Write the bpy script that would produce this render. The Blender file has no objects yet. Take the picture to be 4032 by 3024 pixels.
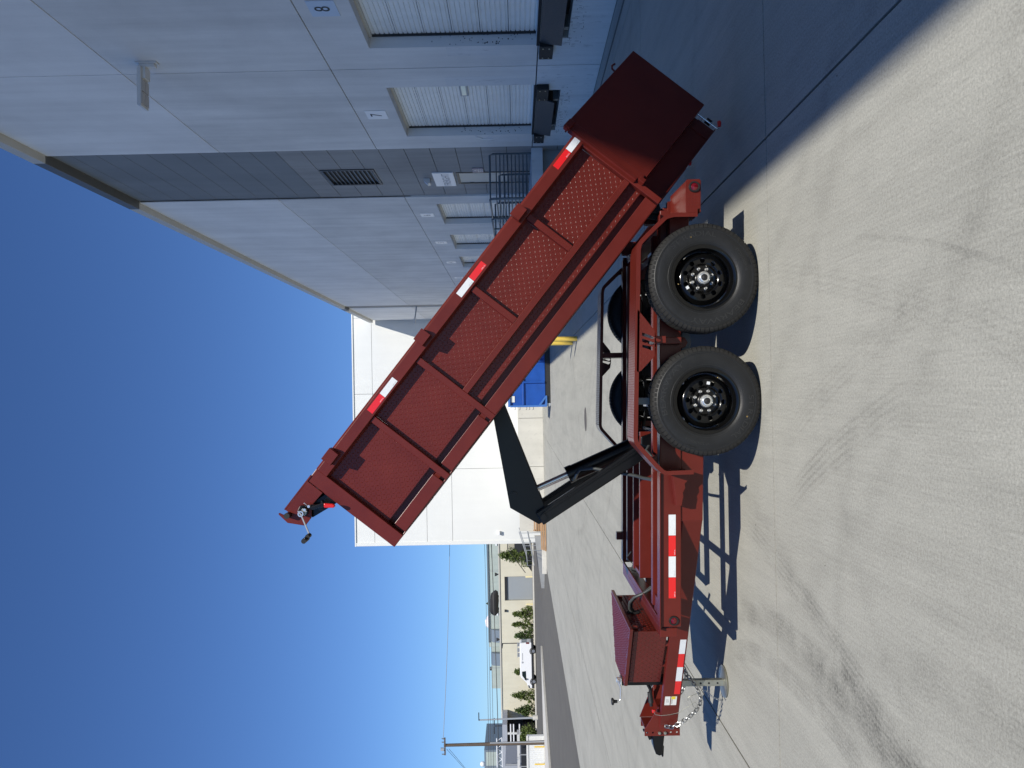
import bpy, math, random
from mathutils import Matrix, Vector
R = math.radians
random.seed(7)
C = bpy.context.scene.collection
scene = bpy.context.scene

# ------------------------------------------------------------------ camera, sky, sun, exposure
cam_d = bpy.data.cameras.new('camera'); cam = bpy.data.objects.new('camera', cam_d); C.objects.link(cam)
cam_d.sensor_fit = 'HORIZONTAL'; cam_d.sensor_width = 36.0; cam_d.lens = 3029.0/4032.0*36.0
cam_d.clip_start = 0.05; cam_d.clip_end = 9000
# the phone was held upright and the picture is stored on its side: the camera is rolled 90 degrees
FWD = Vector((0.0119, 1.0, 0.0069)).normalized()
ROLL = 0.019
UPV = Vector((0.019, -0.0069, 1.0)).normalized()
RIGHT = FWD.cross(UPV).normalized(); UPV = RIGHT.cross(FWD).normalized()
m = Matrix((( -UPV.x, RIGHT.x, -FWD.x, 0), (-UPV.y, RIGHT.y, -FWD.y, 0), (-UPV.z, RIGHT.z, -FWD.z, 1.72), (0,0,0,1)))
cam.matrix_world = m
scene.camera = cam

SUN = Vector((0.333, -0.88, 1.0)).normalized()
elev = math.asin(SUN.z); azim = math.atan2(SUN.x, SUN.y)
w = bpy.data.worlds.new('World'); scene.world = w; w.use_nodes = True
nt = w.node_tree; nt.nodes.clear()
sky = nt.nodes.new('ShaderNodeTexSky'); sky.sky_type = 'NISHITA'; sky.sun_disc = False
sky.sun_elevation = elev; sky.sun_rotation = azim
sky.altitude = 300; sky.air_density = 1.0; sky.dust_density = 0.05; sky.ozone_density = 3.0
bg = nt.nodes.new('ShaderNodeBackground'); bg.inputs['Strength'].default_value = 0.083
wo = nt.nodes.new('ShaderNodeOutputWorld')
tint = nt.nodes.new('ShaderNodeMix'); tint.data_type = 'RGBA'; tint.blend_type = 'MULTIPLY'; tint.inputs[0].default_value = 1
tint.inputs[7].default_value = (0.66, 0.93, 1.36, 1)        # the phone's deeper blue, the same over the whole sky
nt.links.new(sky.outputs[0], tint.inputs[6]); nt.links.new(tint.outputs[2], bg.inputs[0]); nt.links.new(bg.outputs[0], wo.inputs[0])
sd = bpy.data.lights.new('sun', 'SUN'); sd.energy = 4.8; sd.angle = R(0.5); sd.color = (1.0, 0.95, 0.86)
so = bpy.data.objects.new('sun', sd); C.objects.link(so)
so.rotation_euler = SUN.to_track_quat('Z', 'Y').to_euler(); so.location = (20, -40, 50)
scene.view_settings.view_transform = 'Standard'; scene.view_settings.look = 'None'
scene.view_settings.exposure = 0.0; scene.view_settings.gamma = 1.0
scene.view_settings.use_curve_mapping = False
scene.cycles.max_bounces = 8

# ------------------------------------------------------------------ materials
def mat(name, col, rough=0.5, metal=0.0, spec=0.5, coat=0.0, noise=0.0, nscale=8.0, bump=0.0, bscale=60.0,
        vec='pos', stretch=(1,1,1), dirt=0.0, dirtcol=(0.05,0.045,0.04), coatr=0.1):
    mt = bpy.data.materials.new(name); mt.use_nodes = True
    n = mt.node_tree.nodes; l = mt.node_tree.links; b = n['Principled BSDF']
    b.inputs['Base Color'].default_value = (*col, 1); b.inputs['Roughness'].default_value = rough
    b.inputs['Metallic'].default_value = metal; b.inputs['Specular IOR Level'].default_value = spec
    b.inputs['Coat Weight'].default_value = coat; b.inputs['Coat Roughness'].default_value = coatr
    if vec == 'pos':
        g = n.new('ShaderNodeNewGeometry'); src = g.outputs['Position']
    else:
        g = n.new('ShaderNodeTexCoord'); src = g.outputs['Object']
    mp = n.new('ShaderNodeMapping'); mp.inputs['Scale'].default_value = stretch
    l.new(src, mp.inputs[0]); v = mp.outputs[0]
    last = None
    if noise:
        t = n.new('ShaderNodeTexNoise'); t.inputs['Scale'].default_value = nscale
        t.inputs['Detail'].default_value = 6; t.inputs['Roughness'].default_value = 0.6; l.new(v, t.inputs['Vector'])
        r = n.new('ShaderNodeMapRange'); r.inputs[1].default_value = 0.3; r.inputs[2].default_value = 0.7
        r.inputs[3].default_value = 1-noise; r.inputs[4].default_value = 1+noise; l.new(t.outputs['Fac'], r.inputs[0])
        mx = n.new('ShaderNodeMix'); mx.data_type = 'RGBA'; mx.blend_type = 'MULTIPLY'; mx.inputs[0].default_value = 1
        mx.inputs[6].default_value = (*col, 1); l.new(r.outputs[0], mx.inputs[7]); last = mx.outputs[2]
        rr = n.new('ShaderNodeMapRange'); rr.inputs[3].default_value = max(0, rough-0.08); rr.inputs[4].default_value = min(1, rough+0.08)
        l.new(t.outputs['Fac'], rr.inputs[0]); l.new(rr.outputs[0], b.inputs['Roughness'])
    if dirt:
        t = n.new('ShaderNodeTexNoise'); t.inputs['Scale'].default_value = nscale*0.35; t.inputs['Detail'].default_value = 8
        l.new(v, t.inputs['Vector'])
        r = n.new('ShaderNodeMapRange'); r.inputs[1].default_value = 0.52; r.inputs[2].default_value = 0.75
        r.inputs[3].default_value = 0; r.inputs[4].default_value = dirt; l.new(t.outputs['Fac'], r.inputs[0])
        mx = n.new('ShaderNodeMix'); mx.data_type = 'RGBA'; l.new(r.outputs[0], mx.inputs[0])
        if last: l.new(last, mx.inputs[6])
        else: mx.inputs[6].default_value = (*col, 1)
        mx.inputs[7].default_value = (*dirtcol, 1); last = mx.outputs[2]
    if last: l.new(last, b.inputs['Base Color'])
    if bump:
        t = n.new('ShaderNodeTexNoise'); t.inputs['Scale'].default_value = bscale; t.inputs['Detail'].default_value = 4
        l.new(v, t.inputs['Vector'])
        bp = n.new('ShaderNodeBump'); bp.inputs['Strength'].default_value = bump; bp.inputs['Distance'].default_value = 0.01
        l.new(t.outputs['Fac'], bp.inputs['Height']); l.new(bp.outputs[0], b.inputs['Normal'])
    return mt

def wall_mat(name, col, streak=0.12, blot=0.08, dirt=0.0):
    """painted tilt-up concrete: faint vertical water streaks, blotches, roller marks"""
    mt = bpy.data.materials.new(name); mt.use_nodes = True
    n = mt.node_tree.nodes; l = mt.node_tree.links; b = n['Principled BSDF']; b.inputs['Roughness'].default_value = 0.75
    g = n.new('ShaderNodeNewGeometry')
    def tex(sc, stretch, lo, hi, a, bb):
        mp = n.new('ShaderNodeMapping'); mp.inputs['Scale'].default_value = stretch; l.new(g.outputs['Position'], mp.inputs[0])
        t = n.new('ShaderNodeTexNoise'); t.inputs['Scale'].default_value = sc; t.inputs['Detail'].default_value = 7
        t.inputs['Roughness'].default_value = 0.62; l.new(mp.outputs[0], t.inputs['Vector'])
        r = n.new('ShaderNodeMapRange'); r.inputs[1].default_value = lo; r.inputs[2].default_value = hi
        r.inputs[3].default_value = a; r.inputs[4].default_value = bb; l.new(t.outputs['Fac'], r.inputs[0]); return r.outputs[0], t.outputs['Fac']
    a, _ = tex(1.1, (1.6, 1.6, 0.12), 0.35, 0.7, 1.0, 1-streak)
    c, _ = tex(0.45, (1, 1, 1), 0.3, 0.7, 1-blot, 1+blot)
    d, f3 = tex(38, (1, 1, 1), 0.3, 0.7, 0.985, 1.015)
    m1 = n.new('ShaderNodeMath'); m1.operation = 'MULTIPLY'; l.new(a, m1.inputs[0]); l.new(c, m1.inputs[1])
    m2 = n.new('ShaderNodeMath'); m2.operation = 'MULTIPLY'; l.new(m1.outputs[0], m2.inputs[0]); l.new(d, m2.inputs[1])
    mx = n.new('ShaderNodeMix'); mx.data_type = 'RGBA'; mx.blend_type = 'MULTIPLY'; mx.inputs[0].default_value = 1
    mx.inputs[6].default_value = (*col, 1); l.new(m2.outputs[0], mx.inputs[7]); out = mx.outputs[2]
    if dirt:
        e, _ = tex(9, (1, 1, 0.5), 0.58, 0.74, 0, dirt)
        mz = n.new('ShaderNodeMix'); mz.data_type = 'RGBA'; l.new(e, mz.inputs[0]); l.new(out, mz.inputs[6])
        mz.inputs[7].default_value = (0.08, 0.08, 0.085, 1); out = mz.outputs[2]
    l.new(out, b.inputs['Base Color'])
    bp = n.new('ShaderNodeBump'); bp.inputs['Strength'].default_value = 0.12; bp.inputs['Distance'].default_value = 0.004
    l.new(f3, bp.inputs['Height']); l.new(bp.outputs[0], b.inputs['Normal'])
    return mt

M = {}
M['red'] = mat('oxide_red_paint', (0.118, 0.0152, 0.0098), 0.31, spec=0.32, coat=0.07, coatr=0.15, noise=0.10, nscale=5, bump=0.05, bscale=300)
M['black'] = mat('black_paint', (0.0035, 0.0035, 0.004), 0.3, spec=0.35, coat=0.08, noise=0.3, nscale=9)
M['rimblack'] = mat('gloss_black_rim', (0.0035, 0.0035, 0.0035), 0.15, spec=0.35, coat=0.12, coatr=0.05, vec='obj')
M['rubber'] = mat('tyre_rubber', (0.0115, 0.012, 0.0125), 0.5, spec=0.4, noise=0.16, nscale=14, bump=0.12, bscale=90, vec='obj')
M['tread'] = mat('tread_rubber', (0.018, 0.0175, 0.0165), 0.72, spec=0.3, noise=0.2, nscale=40, vec='obj')
M['letter'] = mat('moulded_lettering', (0.024, 0.0245, 0.025), 0.34, vec='obj')
M['chrome'] = mat('bright_zinc', (0.80, 0.80, 0.77), 0.22, metal=0.75)
M['chain'] = mat('chain_zinc', (0.42, 0.43, 0.43), 0.34, metal=0.95)
M['zinc'] = mat('zinc_plate', (0.42, 0.42, 0.36), 0.42, metal=0.85, noise=0.1, nscale=20)
M['brass'] = mat('brass', (0.55, 0.38, 0.16), 0.25, metal=1.0)
M['tapered'] = mat('reflective_red', (0.72, 0.012, 0.012), 0.3, coat=0.5)
M['tapewhite'] = mat('reflective_white', (0.74, 0.76, 0.77), 0.3, coat=0.5, noise=0.05, nscale=70)
M['label'] = mat('paper_label', (0.75, 0.75, 0.70), 0.5)
M['labelyellow'] = mat('yellow_label', (0.75, 0.62, 0.04), 0.5)
M['ink'] = mat('black_ink', (0.02, 0.02, 0.02), 0.6)
M['greyink'] = mat('grey_ink', (0.35, 0.36, 0.38), 0.6)
M['lens'] = mat('red_lens', (0.13, 0.002, 0.005), 0.12, coat=0.6, coatr=0.05, noise=0.3, nscale=160)
M['gripred'] = mat('red_grip', (0.62, 0.012, 0.008), 0.3, coat=0.3)
M['blackrubber'] = mat('black_rubber', (0.012, 0.012, 0.012), 0.5)
M['hose'] = mat('hydraulic_hose', (0.05, 0.055, 0.055), 0.45)
M['wall'] = wall_mat('painted_wall_light', (0.80, 0.80, 0.79))
M['wallmid'] = wall_mat('painted_wall_mid', (0.74, 0.735, 0.715), streak=0.20, blot=0.12)
M['walllow'] = wall_mat('painted_wall_low', (0.72, 0.725, 0.72), streak=0.22, dirt=0.35)
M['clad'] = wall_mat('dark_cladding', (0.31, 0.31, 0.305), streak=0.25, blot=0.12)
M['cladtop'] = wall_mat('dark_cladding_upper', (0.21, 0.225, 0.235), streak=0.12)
M['joint'] = mat('sealant_joint', (0.27, 0.27, 0.26), 0.8)
M['coping'] = mat('coping_metal', (0.55, 0.53, 0.47), 0.5, noise=0.05, nscale=2)
M['copingdark'] = mat('coping_dark', (0.12, 0.12, 0.11), 0.5, noise=0.05)
M['white'] = wall_mat('white_wall', (0.74, 0.745, 0.71), streak=0.03, blot=0.02)
M['conc'] = wall_mat('raw_concrete_wall', (0.62, 0.60, 0.53), streak=0.1, blot=0.08, dirt=0.2)
M['door'] = mat('dock_door_white', (0.82, 0.815, 0.78), 0.45, noise=0.06, nscale=3)
M['glassw'] = mat('door_lite', (0.75, 0.78, 0.62), 0.1)
M['lip'] = mat('leveler_plate', (0.030, 0.031, 0.034), 0.6, noise=0.35, nscale=40, bump=0.6, bscale=70)
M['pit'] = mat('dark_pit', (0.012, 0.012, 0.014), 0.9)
M['bumper'] = mat('dock_rubber', (0.008, 0.008, 0.009), 0.7, bump=0.5, bscale=50)
M['sign'] = mat('sign_white', (0.80, 0.81, 0.82), 0.4)
M['signpale'] = mat('sign_pale_blue', (0.50, 0.58, 0.68), 0.4)  # grey-blue board colour of the dock eight sign
M['signblue'] = mat('plaque_blue', (0.03, 0.05, 0.16), 0.4)
M['galv'] = mat('galvanised_steel', (0.11, 0.135, 0.15), 0.5, metal=0.2, noise=0.1)
M['galvlight'] = mat('galvanised_light', (0.45, 0.47, 0.48), 0.45, metal=0.4)
M['steeldoor'] = mat('steel_door', (0.48, 0.47, 0.42), 0.5, noise=0.06, nscale=4)
M['lamp'] = mat('lamp_housing', (0.62, 0.62, 0.60), 0.4)
M['lampglass'] = mat('lamp_glass', (0.45, 0.43, 0.40), 0.25)
M['yellow'] = mat('bollard_yellow', (0.75, 0.52, 0.09), 0.45, noise=0.08, nscale=6)
M['cream'] = mat('bollard_cream', (0.80, 0.72, 0.42), 0.5)
M['blue'] = mat('dumpster_blue', (0.008, 0.075, 0.36), 0.42, noise=0.12, nscale=2, dirt=0.12)
M['blueframe'] = mat('dumpster_frame_blue', (0.05, 0.16, 0.46), 0.45)
M['beige'] = wall_mat('beige_block', (0.66, 0.63, 0.50), streak=0.06, blot=0.05)
M['green'] = wall_mat('pale_green_metal', (0.42, 0.48, 0.44), streak=0.12)
M['greydoor'] = mat('grey_roller', (0.30, 0.33, 0.35), 0.5)
M['bluegrey'] = mat('blue_grey_panel', (0.17, 0.21, 0.25), 0.4)
M['dark'] = mat('dark_metal', (0.02, 0.021, 0.023), 0.5)
M['wood'] = mat('pole_wood', (0.10, 0.075, 0.055), 0.8, noise=0.3, nscale=4, stretch=(4, 4, 0.3))
M['lumber'] = mat('lumber', (0.42, 0.25, 0.13), 0.7, noise=0.2, nscale=3)
M['vanwhite'] = mat('van_white', (0.82, 0.83, 0.84), 0.3, coat=0.5)
M['glass'] = mat('dark_glass', (0.015, 0.025, 0.025), 0.08, spec=0.8)
M['wheelsilver'] = mat('wheel_silver', (0.5, 0.5, 0.5), 0.3, metal=0.8)
M['container'] = mat('container_white', (0.66, 0.67, 0.66), 0.5, noise=0.06)
M['sheetgrey'] = mat('sheet_roof_grey', (0.36, 0.38, 0.42), 0.45, noise=0.06)
M['fence'] = mat('fence_galv', (0.30, 0.31, 0.32), 0.5)
M['stone'] = mat('pale_kerb', (0.60, 0.58, 0.52), 0.8, noise=0.1, nscale=2)
M['earth'] = mat('bare_earth', (0.20, 0.15, 0.10), 0.95, noise=0.3, nscale=3)
M['snow'] = mat('snow', (0.75, 0.68, 0.70), 0.9, noise=0.1, nscale=0.01)
M['bark'] = mat('bark', (0.07, 0.05, 0.035), 0.9)
M['iron'] = mat('cast_iron', (0.10, 0.09, 0.08), 0.7)

def leaf_mat(name, c1, c2):
    mt = bpy.data.materials.new(name); mt.use_nodes = True
    n = mt.node_tree.nodes; l = mt.node_tree.links; b = n['Principled BSDF']; b.inputs['Roughness'].default_value = 0.6
    g = n.new('ShaderNodeNewGeometry'); t = n.new('ShaderNodeTexNoise'); t.inputs['Scale'].default_value = 1.7
    t.inputs['Detail'].default_value = 5; l.new(g.outputs['Position'], t.inputs['Vector'])
    r = n.new('ShaderNodeValToRGB'); r.color_ramp.elements[0].position = 0.35; r.color_ramp.elements[1].position = 0.65
    r.color_ramp.elements[0].color = (*c1, 1); r.color_ramp.elements[1].color = (*c2, 1)
    l.new(t.outputs['Fac'], r.inputs[0]); l.new(r.outputs[0], b.inputs['Base Color'])
    b.inputs['Subsurface Weight'].default_value = 0.0
    return mt
M['leaf'] = leaf_mat('foliage_olive', (0.045, 0.075, 0.012), (0.12, 0.16, 0.03))
M['leaf2'] = leaf_mat('foliage_dark', (0.022, 0.05, 0.010), (0.07, 0.11, 0.02))

def ground_concrete():
    mt = bpy.data.materials.new('broomed_concrete'); mt.use_nodes = True
    n = mt.node_tree.nodes; l = mt.node_tree.links; b = n['Principled BSDF']
    b.inputs['Roughness'].default_value = 0.85; b.inputs['Specular IOR Level'].default_value = 0.3
    g = n.new('ShaderNodeNewGeometry'); P = g.outputs['Position']
    def noise(scale, det, stretch=(1,1,1), rot=0, ro=0.6, dist=0.0):
        mp = n.new('ShaderNodeMapping'); mp.inputs['Scale'].default_value = stretch; mp.inputs['Rotation'].default_value = (0,0,rot)
        l.new(P, mp.inputs[0]); t = n.new('ShaderNodeTexNoise'); t.inputs['Scale'].default_value = scale
        t.inputs['Detail'].default_value = det; t.inputs['Roughness'].default_value = ro; t.inputs['Distortion'].default_value = dist
        l.new(mp.outputs[0], t.inputs['Vector']); return t.outputs['Fac']
    def rng(x, a, bb, c, d, smooth=False):
        r = n.new('ShaderNodeMapRange'); r.inputs[1].default_value = a; r.inputs[2].default_value = bb
        r.inputs[3].default_value = c; r.inputs[4].default_value = d
        if smooth: r.interpolation_type = 'SMOOTHSTEP'
        l.new(x, r.inputs[0]); return r.outputs[0]
    def mth(op, x, y):
        q = n.new('ShaderNodeMath'); q.operation = op
        for i, z in enumerate((x, y)):
            if isinstance(z, (int, float)): q.inputs[i].default_value = z
            elif z is not None: l.new(z, q.inputs[i])
        return q.outputs[0]
    big = rng(noise(0.35, 6), 0.3, 0.7, 0.96, 1.04)
    mid = rng(noise(2.6, 6, ro=0.7), 0.3, 0.7, 0.96, 1.04)
    fine = rng(noise(75, 4, ro=0.75), 0.28, 0.72, 0.74, 1.24)
    spk = rng(noise(210, 2), 0.30, 0.44, 0.62, 1.0)
    # broom strokes running across, in slowly turning directions
    br1 = rng(noise(8, 6, (9, 0.28, 1), R(3), 0.8, 0.15), 0.3, 0.72, 1.07, 0.88)
    br2 = rng(noise(14, 5, (7, 0.2, 1), R(-6), 0.8, 0.1), 0.35, 0.75, 1.04, 0.92)
    tot = mth('MULTIPLY', mth('MULTIPLY', big, mid), mth('MULTIPLY', fine, spk))
    tot = mth('MULTIPLY', tot, mth('MULTIPLY', br1, br2))
    # worn pale traffic smears further out, stretched along the yard
    sm = rng(noise(1.1, 5, (1.6, 0.16, 1), R(8), 0.6, 0.6), 0.42, 0.78, 1.0, 0.88)
    sm2 = rng(noise(1.5, 5, (2.2, 0.2, 1), R(-22), 0.6, 0.8), 0.45, 0.75, 1.0, 0.86)
    tot = mth('MULTIPLY', tot, mth('MULTIPLY', sm, sm2))
    # curved tyre marks left by turning trucks
    sep = n.new('ShaderNodeSeparateXYZ'); l.new(P, sep.inputs[0])
    wob = rng(noise(1.2, 3), 0, 1, -0.08, 0.08); brk = rng(noise(3.0, 5, (1, 1, 1), 0, 0.7), 0.36, 0.6, 0.15, 1.0)
    tz = rng(noise(60, 2), 0.35, 0.6, 0.35, 1)
    marks = None
    near = [(-7.18, 4.74, 5.6, .10, .28, 3.9, 6.4, 0), (-14.13, 4.98, 12.53, .16, .24, 2.6, 5.3, 0), (-14.1, 5.0, 12.40, .16, .20, 2.6, 5.0, 0), (-6.1, 4.86, 4.23, .10, .30, 3.6, 6.6, 0),
            (-15.29, 8.5, 14.5, .11, .30, 2.7, 6.1, 1), (-5.94, 1.74, 6.11, .12, .30, 3.3, 5.1, 1), (-6.66, 5.35, 7.56, .02, .25, 2.2, 4.0, 0), (-15.1, 7.75, 16.07, .10, .14, 2.2, 5.2, 1), (-3.18, 2.81, 2.0, .12, .14, 2.2, 3.9, 0),
            (-5.94, 1.74, 6.45, .10, .16, 3.0, 5.1, 1), (-9.0, 1.5, 7.9, .2, .10, 1.8, 4.5, 0)]
    for cx, cy, rr, ww, st, y0, y1, rib in near:
        dx = mth('SUBTRACT', sep.outputs[0], cx); dy = mth('SUBTRACT', sep.outputs[1], cy)
        d0 = mth('SQRT', mth('ADD', mth('MULTIPLY', dx, dx), mth('MULTIPLY', dy, dy)), None)
        d0 = mth('ADD', d0, mth('MULTIPLY', wob, 0.3))
        d = mth('ABSOLUTE', mth('SUBTRACT', d0, rr), None)
        k = rng(d, ww*.55, ww, st, 0, True)
        k = mth('MULTIPLY', k, mth('MULTIPLY', rng(sep.outputs[1], y0, y0+.4, 0, 1, True), rng(sep.outputs[1], y1-.5, y1, 1, 0, True)))
        if rib: k = mth('MULTIPLY', k, rng(mth('SINE', mth('MULTIPLY', d0, 2*math.pi/0.042), None), -0.3, 0.7, 0.35, 1.0))
        else: k = mth('MULTIPLY', k, rng(mth('SINE', mth('MULTIPLY', d0, 2*math.pi/0.027), None), -1, 1, 0.65, 1.0))
        marks = k if marks is None else mth('ADD', marks, k)
    arcs = [ (3.2, 7.4, 5.2, .12, .12),
            (-10.5, 9.0, 10.2, .13, .16), (-3.2, 15.5, 3.2, .12, .13), (-3.3, 15.6, 4.4, .12, .12), (6.5, 16, 9.4, .14, .13), (9, 14, 12.6, .14, .13),
            (-14, 14, 12.5, .15, .15), (-16, 20, 12.2, .14, .14), (10.2, 24, 12, .15, .14), (12, 26, 16.5, .2, .13), (-2.5, 26, 3.6, .15, .14), (-15, 30, 10.5, .2, .14),
            (-3.6, 12.5, 3.5, .10, .16), (8.6, 10.5, 9.4, .12, .12), (-1.2, 2.3, 1.9, .12, .10), (0.6, 1.6, 2.8, .10, .07)]
    for cx, cy, rr, ww, st in arcs:
        dx = mth('SUBTRACT', sep.outputs[0], cx); dy = mth('SUBTRACT', sep.outputs[1], cy)
        d = mth('SQRT', mth('ADD', mth('MULTIPLY', dx, dx), mth('MULTIPLY', dy, dy)), None)
        d = mth('ABSOLUTE', mth('SUBTRACT', mth('ADD', d, wob), rr), None)
        k = rng(d, 0, ww, st, 0, True)
        marks = k if marks is None else mth('ADD', marks, k)
    marks = mth('MULTIPLY', mth('MULTIPLY', marks, brk), tz)
    tot = mth('MULTIPLY', tot, mth('SUBTRACT', 1.0, mth('MINIMUM', marks, 0.6)))
    # oily drive lane near the wall
    cr = n.new('ShaderNodeMix'); cr.data_type = 'RGBA'; l.new(noise(0.8, 4), cr.inputs[0])
    cr.inputs[6].default_value = (0.408, 0.402, 0.352, 1); cr.inputs[7].default_value = (0.436, 0.428, 0.372, 1)
    mx = n.new('ShaderNodeMix'); mx.data_type = 'RGBA'; mx.blend_type = 'MULTIPLY'; mx.inputs[0].default_value = 1
    l.new(cr.outputs[2], mx.inputs[6]); l.new(tot, mx.inputs[7]); l.new(mx.outputs[2], b.inputs['Base Color'])
    bp = n.new('ShaderNodeBump'); bp.inputs['Strength'].default_value = 0.5; bp.inputs['Distance'].default_value = 0.004
    l.new(mth('ADD', mth('MULTIPLY', noise(90, 4, ro=0.75), 1.0), mth('MULTIPLY', br1, 0.8)), bp.inputs['Height'])
    l.new(bp.outputs[0], b.inputs['Normal'])
    return mt
M['ground'] = ground_concrete()
M['asphalt'] = mat('asphalt', (0.118, 0.111, 0.095), 0.9, noise=0.14, nscale=1.2, bump=0.2, bscale=40, stretch=(1, 0.4, 1))
M['subbase'] = mat('joint_dirt', (0.035, 0.033, 0.03), 0.95)
M['land'] = mat('distant_ground', (0.22, 0.21, 0.17), 0.95, noise=0.2, nscale=0.1)

# ------------------------------------------------------------------ mesh helpers
def ident(x, y, z): return (x, y, z)
class MB:
    def __init__(s, xf=None): s.v = []; s.f = []; s.xf = xf or ident
    def add(s, vs, fs, xf=None):
        x = xf or s.xf; o = len(s.v); s.v += [tuple(x(*p)) for p in vs]; s.f += [tuple(o+i for i in f) for f in fs]; return s
    def box(s, x0, x1, y0, y1, z0, z1, xf=None):
        vs = [(x, y, z) for x in (x0, x1) for y in (y0, y1) for z in (z0, z1)]
        return s.add(vs, [(0,1,3,2), (4,6,7,5), (0,4,5,1), (2,3,7,6), (0,2,6,4), (1,5,7,3)], xf)
    def prism(s, poly, lo, hi, axis='y', xf=None):
        n = len(poly)
        def mk(a, b, h): return (a, h, b) if axis == 'y' else ((h, a, b) if axis == 'x' else (a, b, h))
        vs = [mk(a, b, lo) for a, b in poly] + [mk(a, b, hi) for a, b in poly]
        return s.add(vs, [tuple(range(n)), tuple(range(2*n-1, n-1, -1))] + [(i, (i+1) % n, n+(i+1) % n, n+i) for i in range(n)], xf)
    def tube(s, pts, r, n=8, closed=False, xf=None):
        pts = [Vector(p) for p in pts]; m_ = len(pts); vs = []; rs = r if isinstance(r, (list, tuple)) else [r]*m_
        prev = None
        for i, p in enumerate(pts):
            a = pts[(i-1) % m_] if (i > 0 or closed) else p; b = pts[(i+1) % m_] if (i < m_-1 or closed) else p
            t = (b-a).normalized()
            if prev is None:
                u = t.orthogonal().normalized()
            else:
                u = (prev - t*prev.dot(t)); u = u.normalized() if u.length > 1e-6 else t.orthogonal().normalized()
            prev = u; q = t.cross(u)
            for k in range(n):
                an = 2*math.pi*k/n; w_ = p + u*math.cos(an)*rs[i] + q*math.sin(an)*rs[i]; vs.append(tuple(w_))
        fs = []
        for i in range(m_ if closed else m_-1):
            j = (i+1) % m_
            for k in range(n): fs.append((i*n+k, i*n+(k+1) % n, j*n+(k+1) % n, j*n+k))
        if not closed: fs += [tuple(range(n-1, -1, -1)), tuple((m_-1)*n+k for k in range(n))]
        return s.add(vs, fs, xf)
    def cyl(s, a, b, r, n=16, xf=None, r2=None): return s.tube([a, b], [r, r if r2 is None else r2], n, xf=xf)
    def lathe(s, prof, n=48, axis='y', c=(0,0,0), caps=False, xf=None):
        vs = []; m_ = len(prof)
        for i in range(n):
            an = 2*math.pi*i/n; ca, sa = math.cos(an), math.sin(an)
            for r_, h in prof:
                vs.append((c[0]+r_*ca, c[1]+h, c[2]+r_*sa) if axis == 'y' else ((c[0]+r_*ca, c[1]+r_*sa, c[2]+h) if axis == 'z' else (c[0]+h, c[1]+r_*ca, c[2]+r_*sa)))
        fs = [(i*m_+k, ((i+1) % n)*m_+k, ((i+1) % n)*m_+k+1, i*m_+k+1) for i in range(n) for k in range(m_-1)]
        if caps:
            fs += [tuple(i*m_ for i in range(n)), tuple(i*m_+m_-1 for i in range(n-1, -1, -1))]
        return s.add(vs, fs, xf)
    def ball(s, c, r, n=12, xf=None):
        return s.lathe([(max(1e-4, r*math.sin(math.pi*k/(n//2))), -r*math.cos(math.pi*k/(n//2))) for k in range(n//2+1)], n, 'z', c, xf=xf)
    def mesh(s, name, mt, smooth=None):
        me = bpy.data.meshes.new(name); me.from_pydata(s.v, [], s.f); me.validate()
        for q in (mt if isinstance(mt, (list, tuple)) else [mt]): me.materials.append(q)
        import bmesh
        bm = bmesh.new(); bm.from_mesh(me); bmesh.ops.recalc_face_normals(bm, faces=bm.faces); bm.to_mesh(me); bm.free()
        if smooth is not None:
            for p in me.polygons: p.use_smooth = True
            me.set_sharp_from_angle(angle=R(smooth))
        return me

W = {}
def wm(o): return W.get(o.name, Matrix.Identity(4))
def link(o, parent=None, world=None):
    C.objects.link(o); world = world or Matrix.Identity(4)
    W[o.name] = world
    if parent is not None:
        o.parent = parent; o.matrix_parent_inverse = Matrix.Identity(4); o.matrix_basis = wm(parent).inverted() @ world
    else: o.matrix_basis = world
    return o
def part(name, mb, mt, parent=None, smooth=None, bevel=0, seg=2, world=None, label=None, kind=None):
    me = mb if isinstance(mb, bpy.types.Mesh) else mb.mesh(name, mt, smooth)
    o = bpy.data.objects.new(name, me); link(o, parent, world)
    if bevel:
        b = o.modifiers.new('bevel', 'BEVEL'); b.width = bevel; b.segments = seg; b.limit_method = 'ANGLE'; b.angle_limit = R(35)
        b.harden_normals = False
    if label: o['label'] = label
    if kind: o['kind'] = kind
    return o
def tag(o, label=None, cat=None, group=None, kind=None):
    if label: o['label'] = label
    if cat: o['category'] = cat
    if group: o['group'] = group
    if kind: o['kind'] = kind
    return o
def thing(name, label, cat, loc=(0,0,0), rz=0, group=None):
    o = bpy.data.objects.new(name, None); o.empty_display_size = 0.3
    link(o, None, Matrix.Translation(Vector(loc)) @ Matrix.Rotation(rz, 4, 'Z'))
    return tag(o, label, cat, group)
def copy_tree(o, parent=None, world=None):
    c = o.copy(); C.objects.link(c)
    if parent is not None: c.parent = parent
    if world is not None: c.matrix_basis = world
    W[c.name] = world if (world is not None and parent is None) else Matrix.Identity(4)
    for ch in list(o.children): copy_tree(ch, c)
    return c
def curve_mesh(polys, th):
    cu = bpy.data.curves.new('tmp', 'CURVE'); cu.dimensions = '2D'; cu.fill_mode = 'BOTH'; cu.extrude = th/2
    for pl in polys:
        sp = cu.splines.new('POLY'); sp.points.add(len(pl)-1); sp.use_cyclic_u = True
        for i, (a, b) in enumerate(pl): sp.points[i].co = (a, b, 0, 1)
    return _to_lists(cu)
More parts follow.
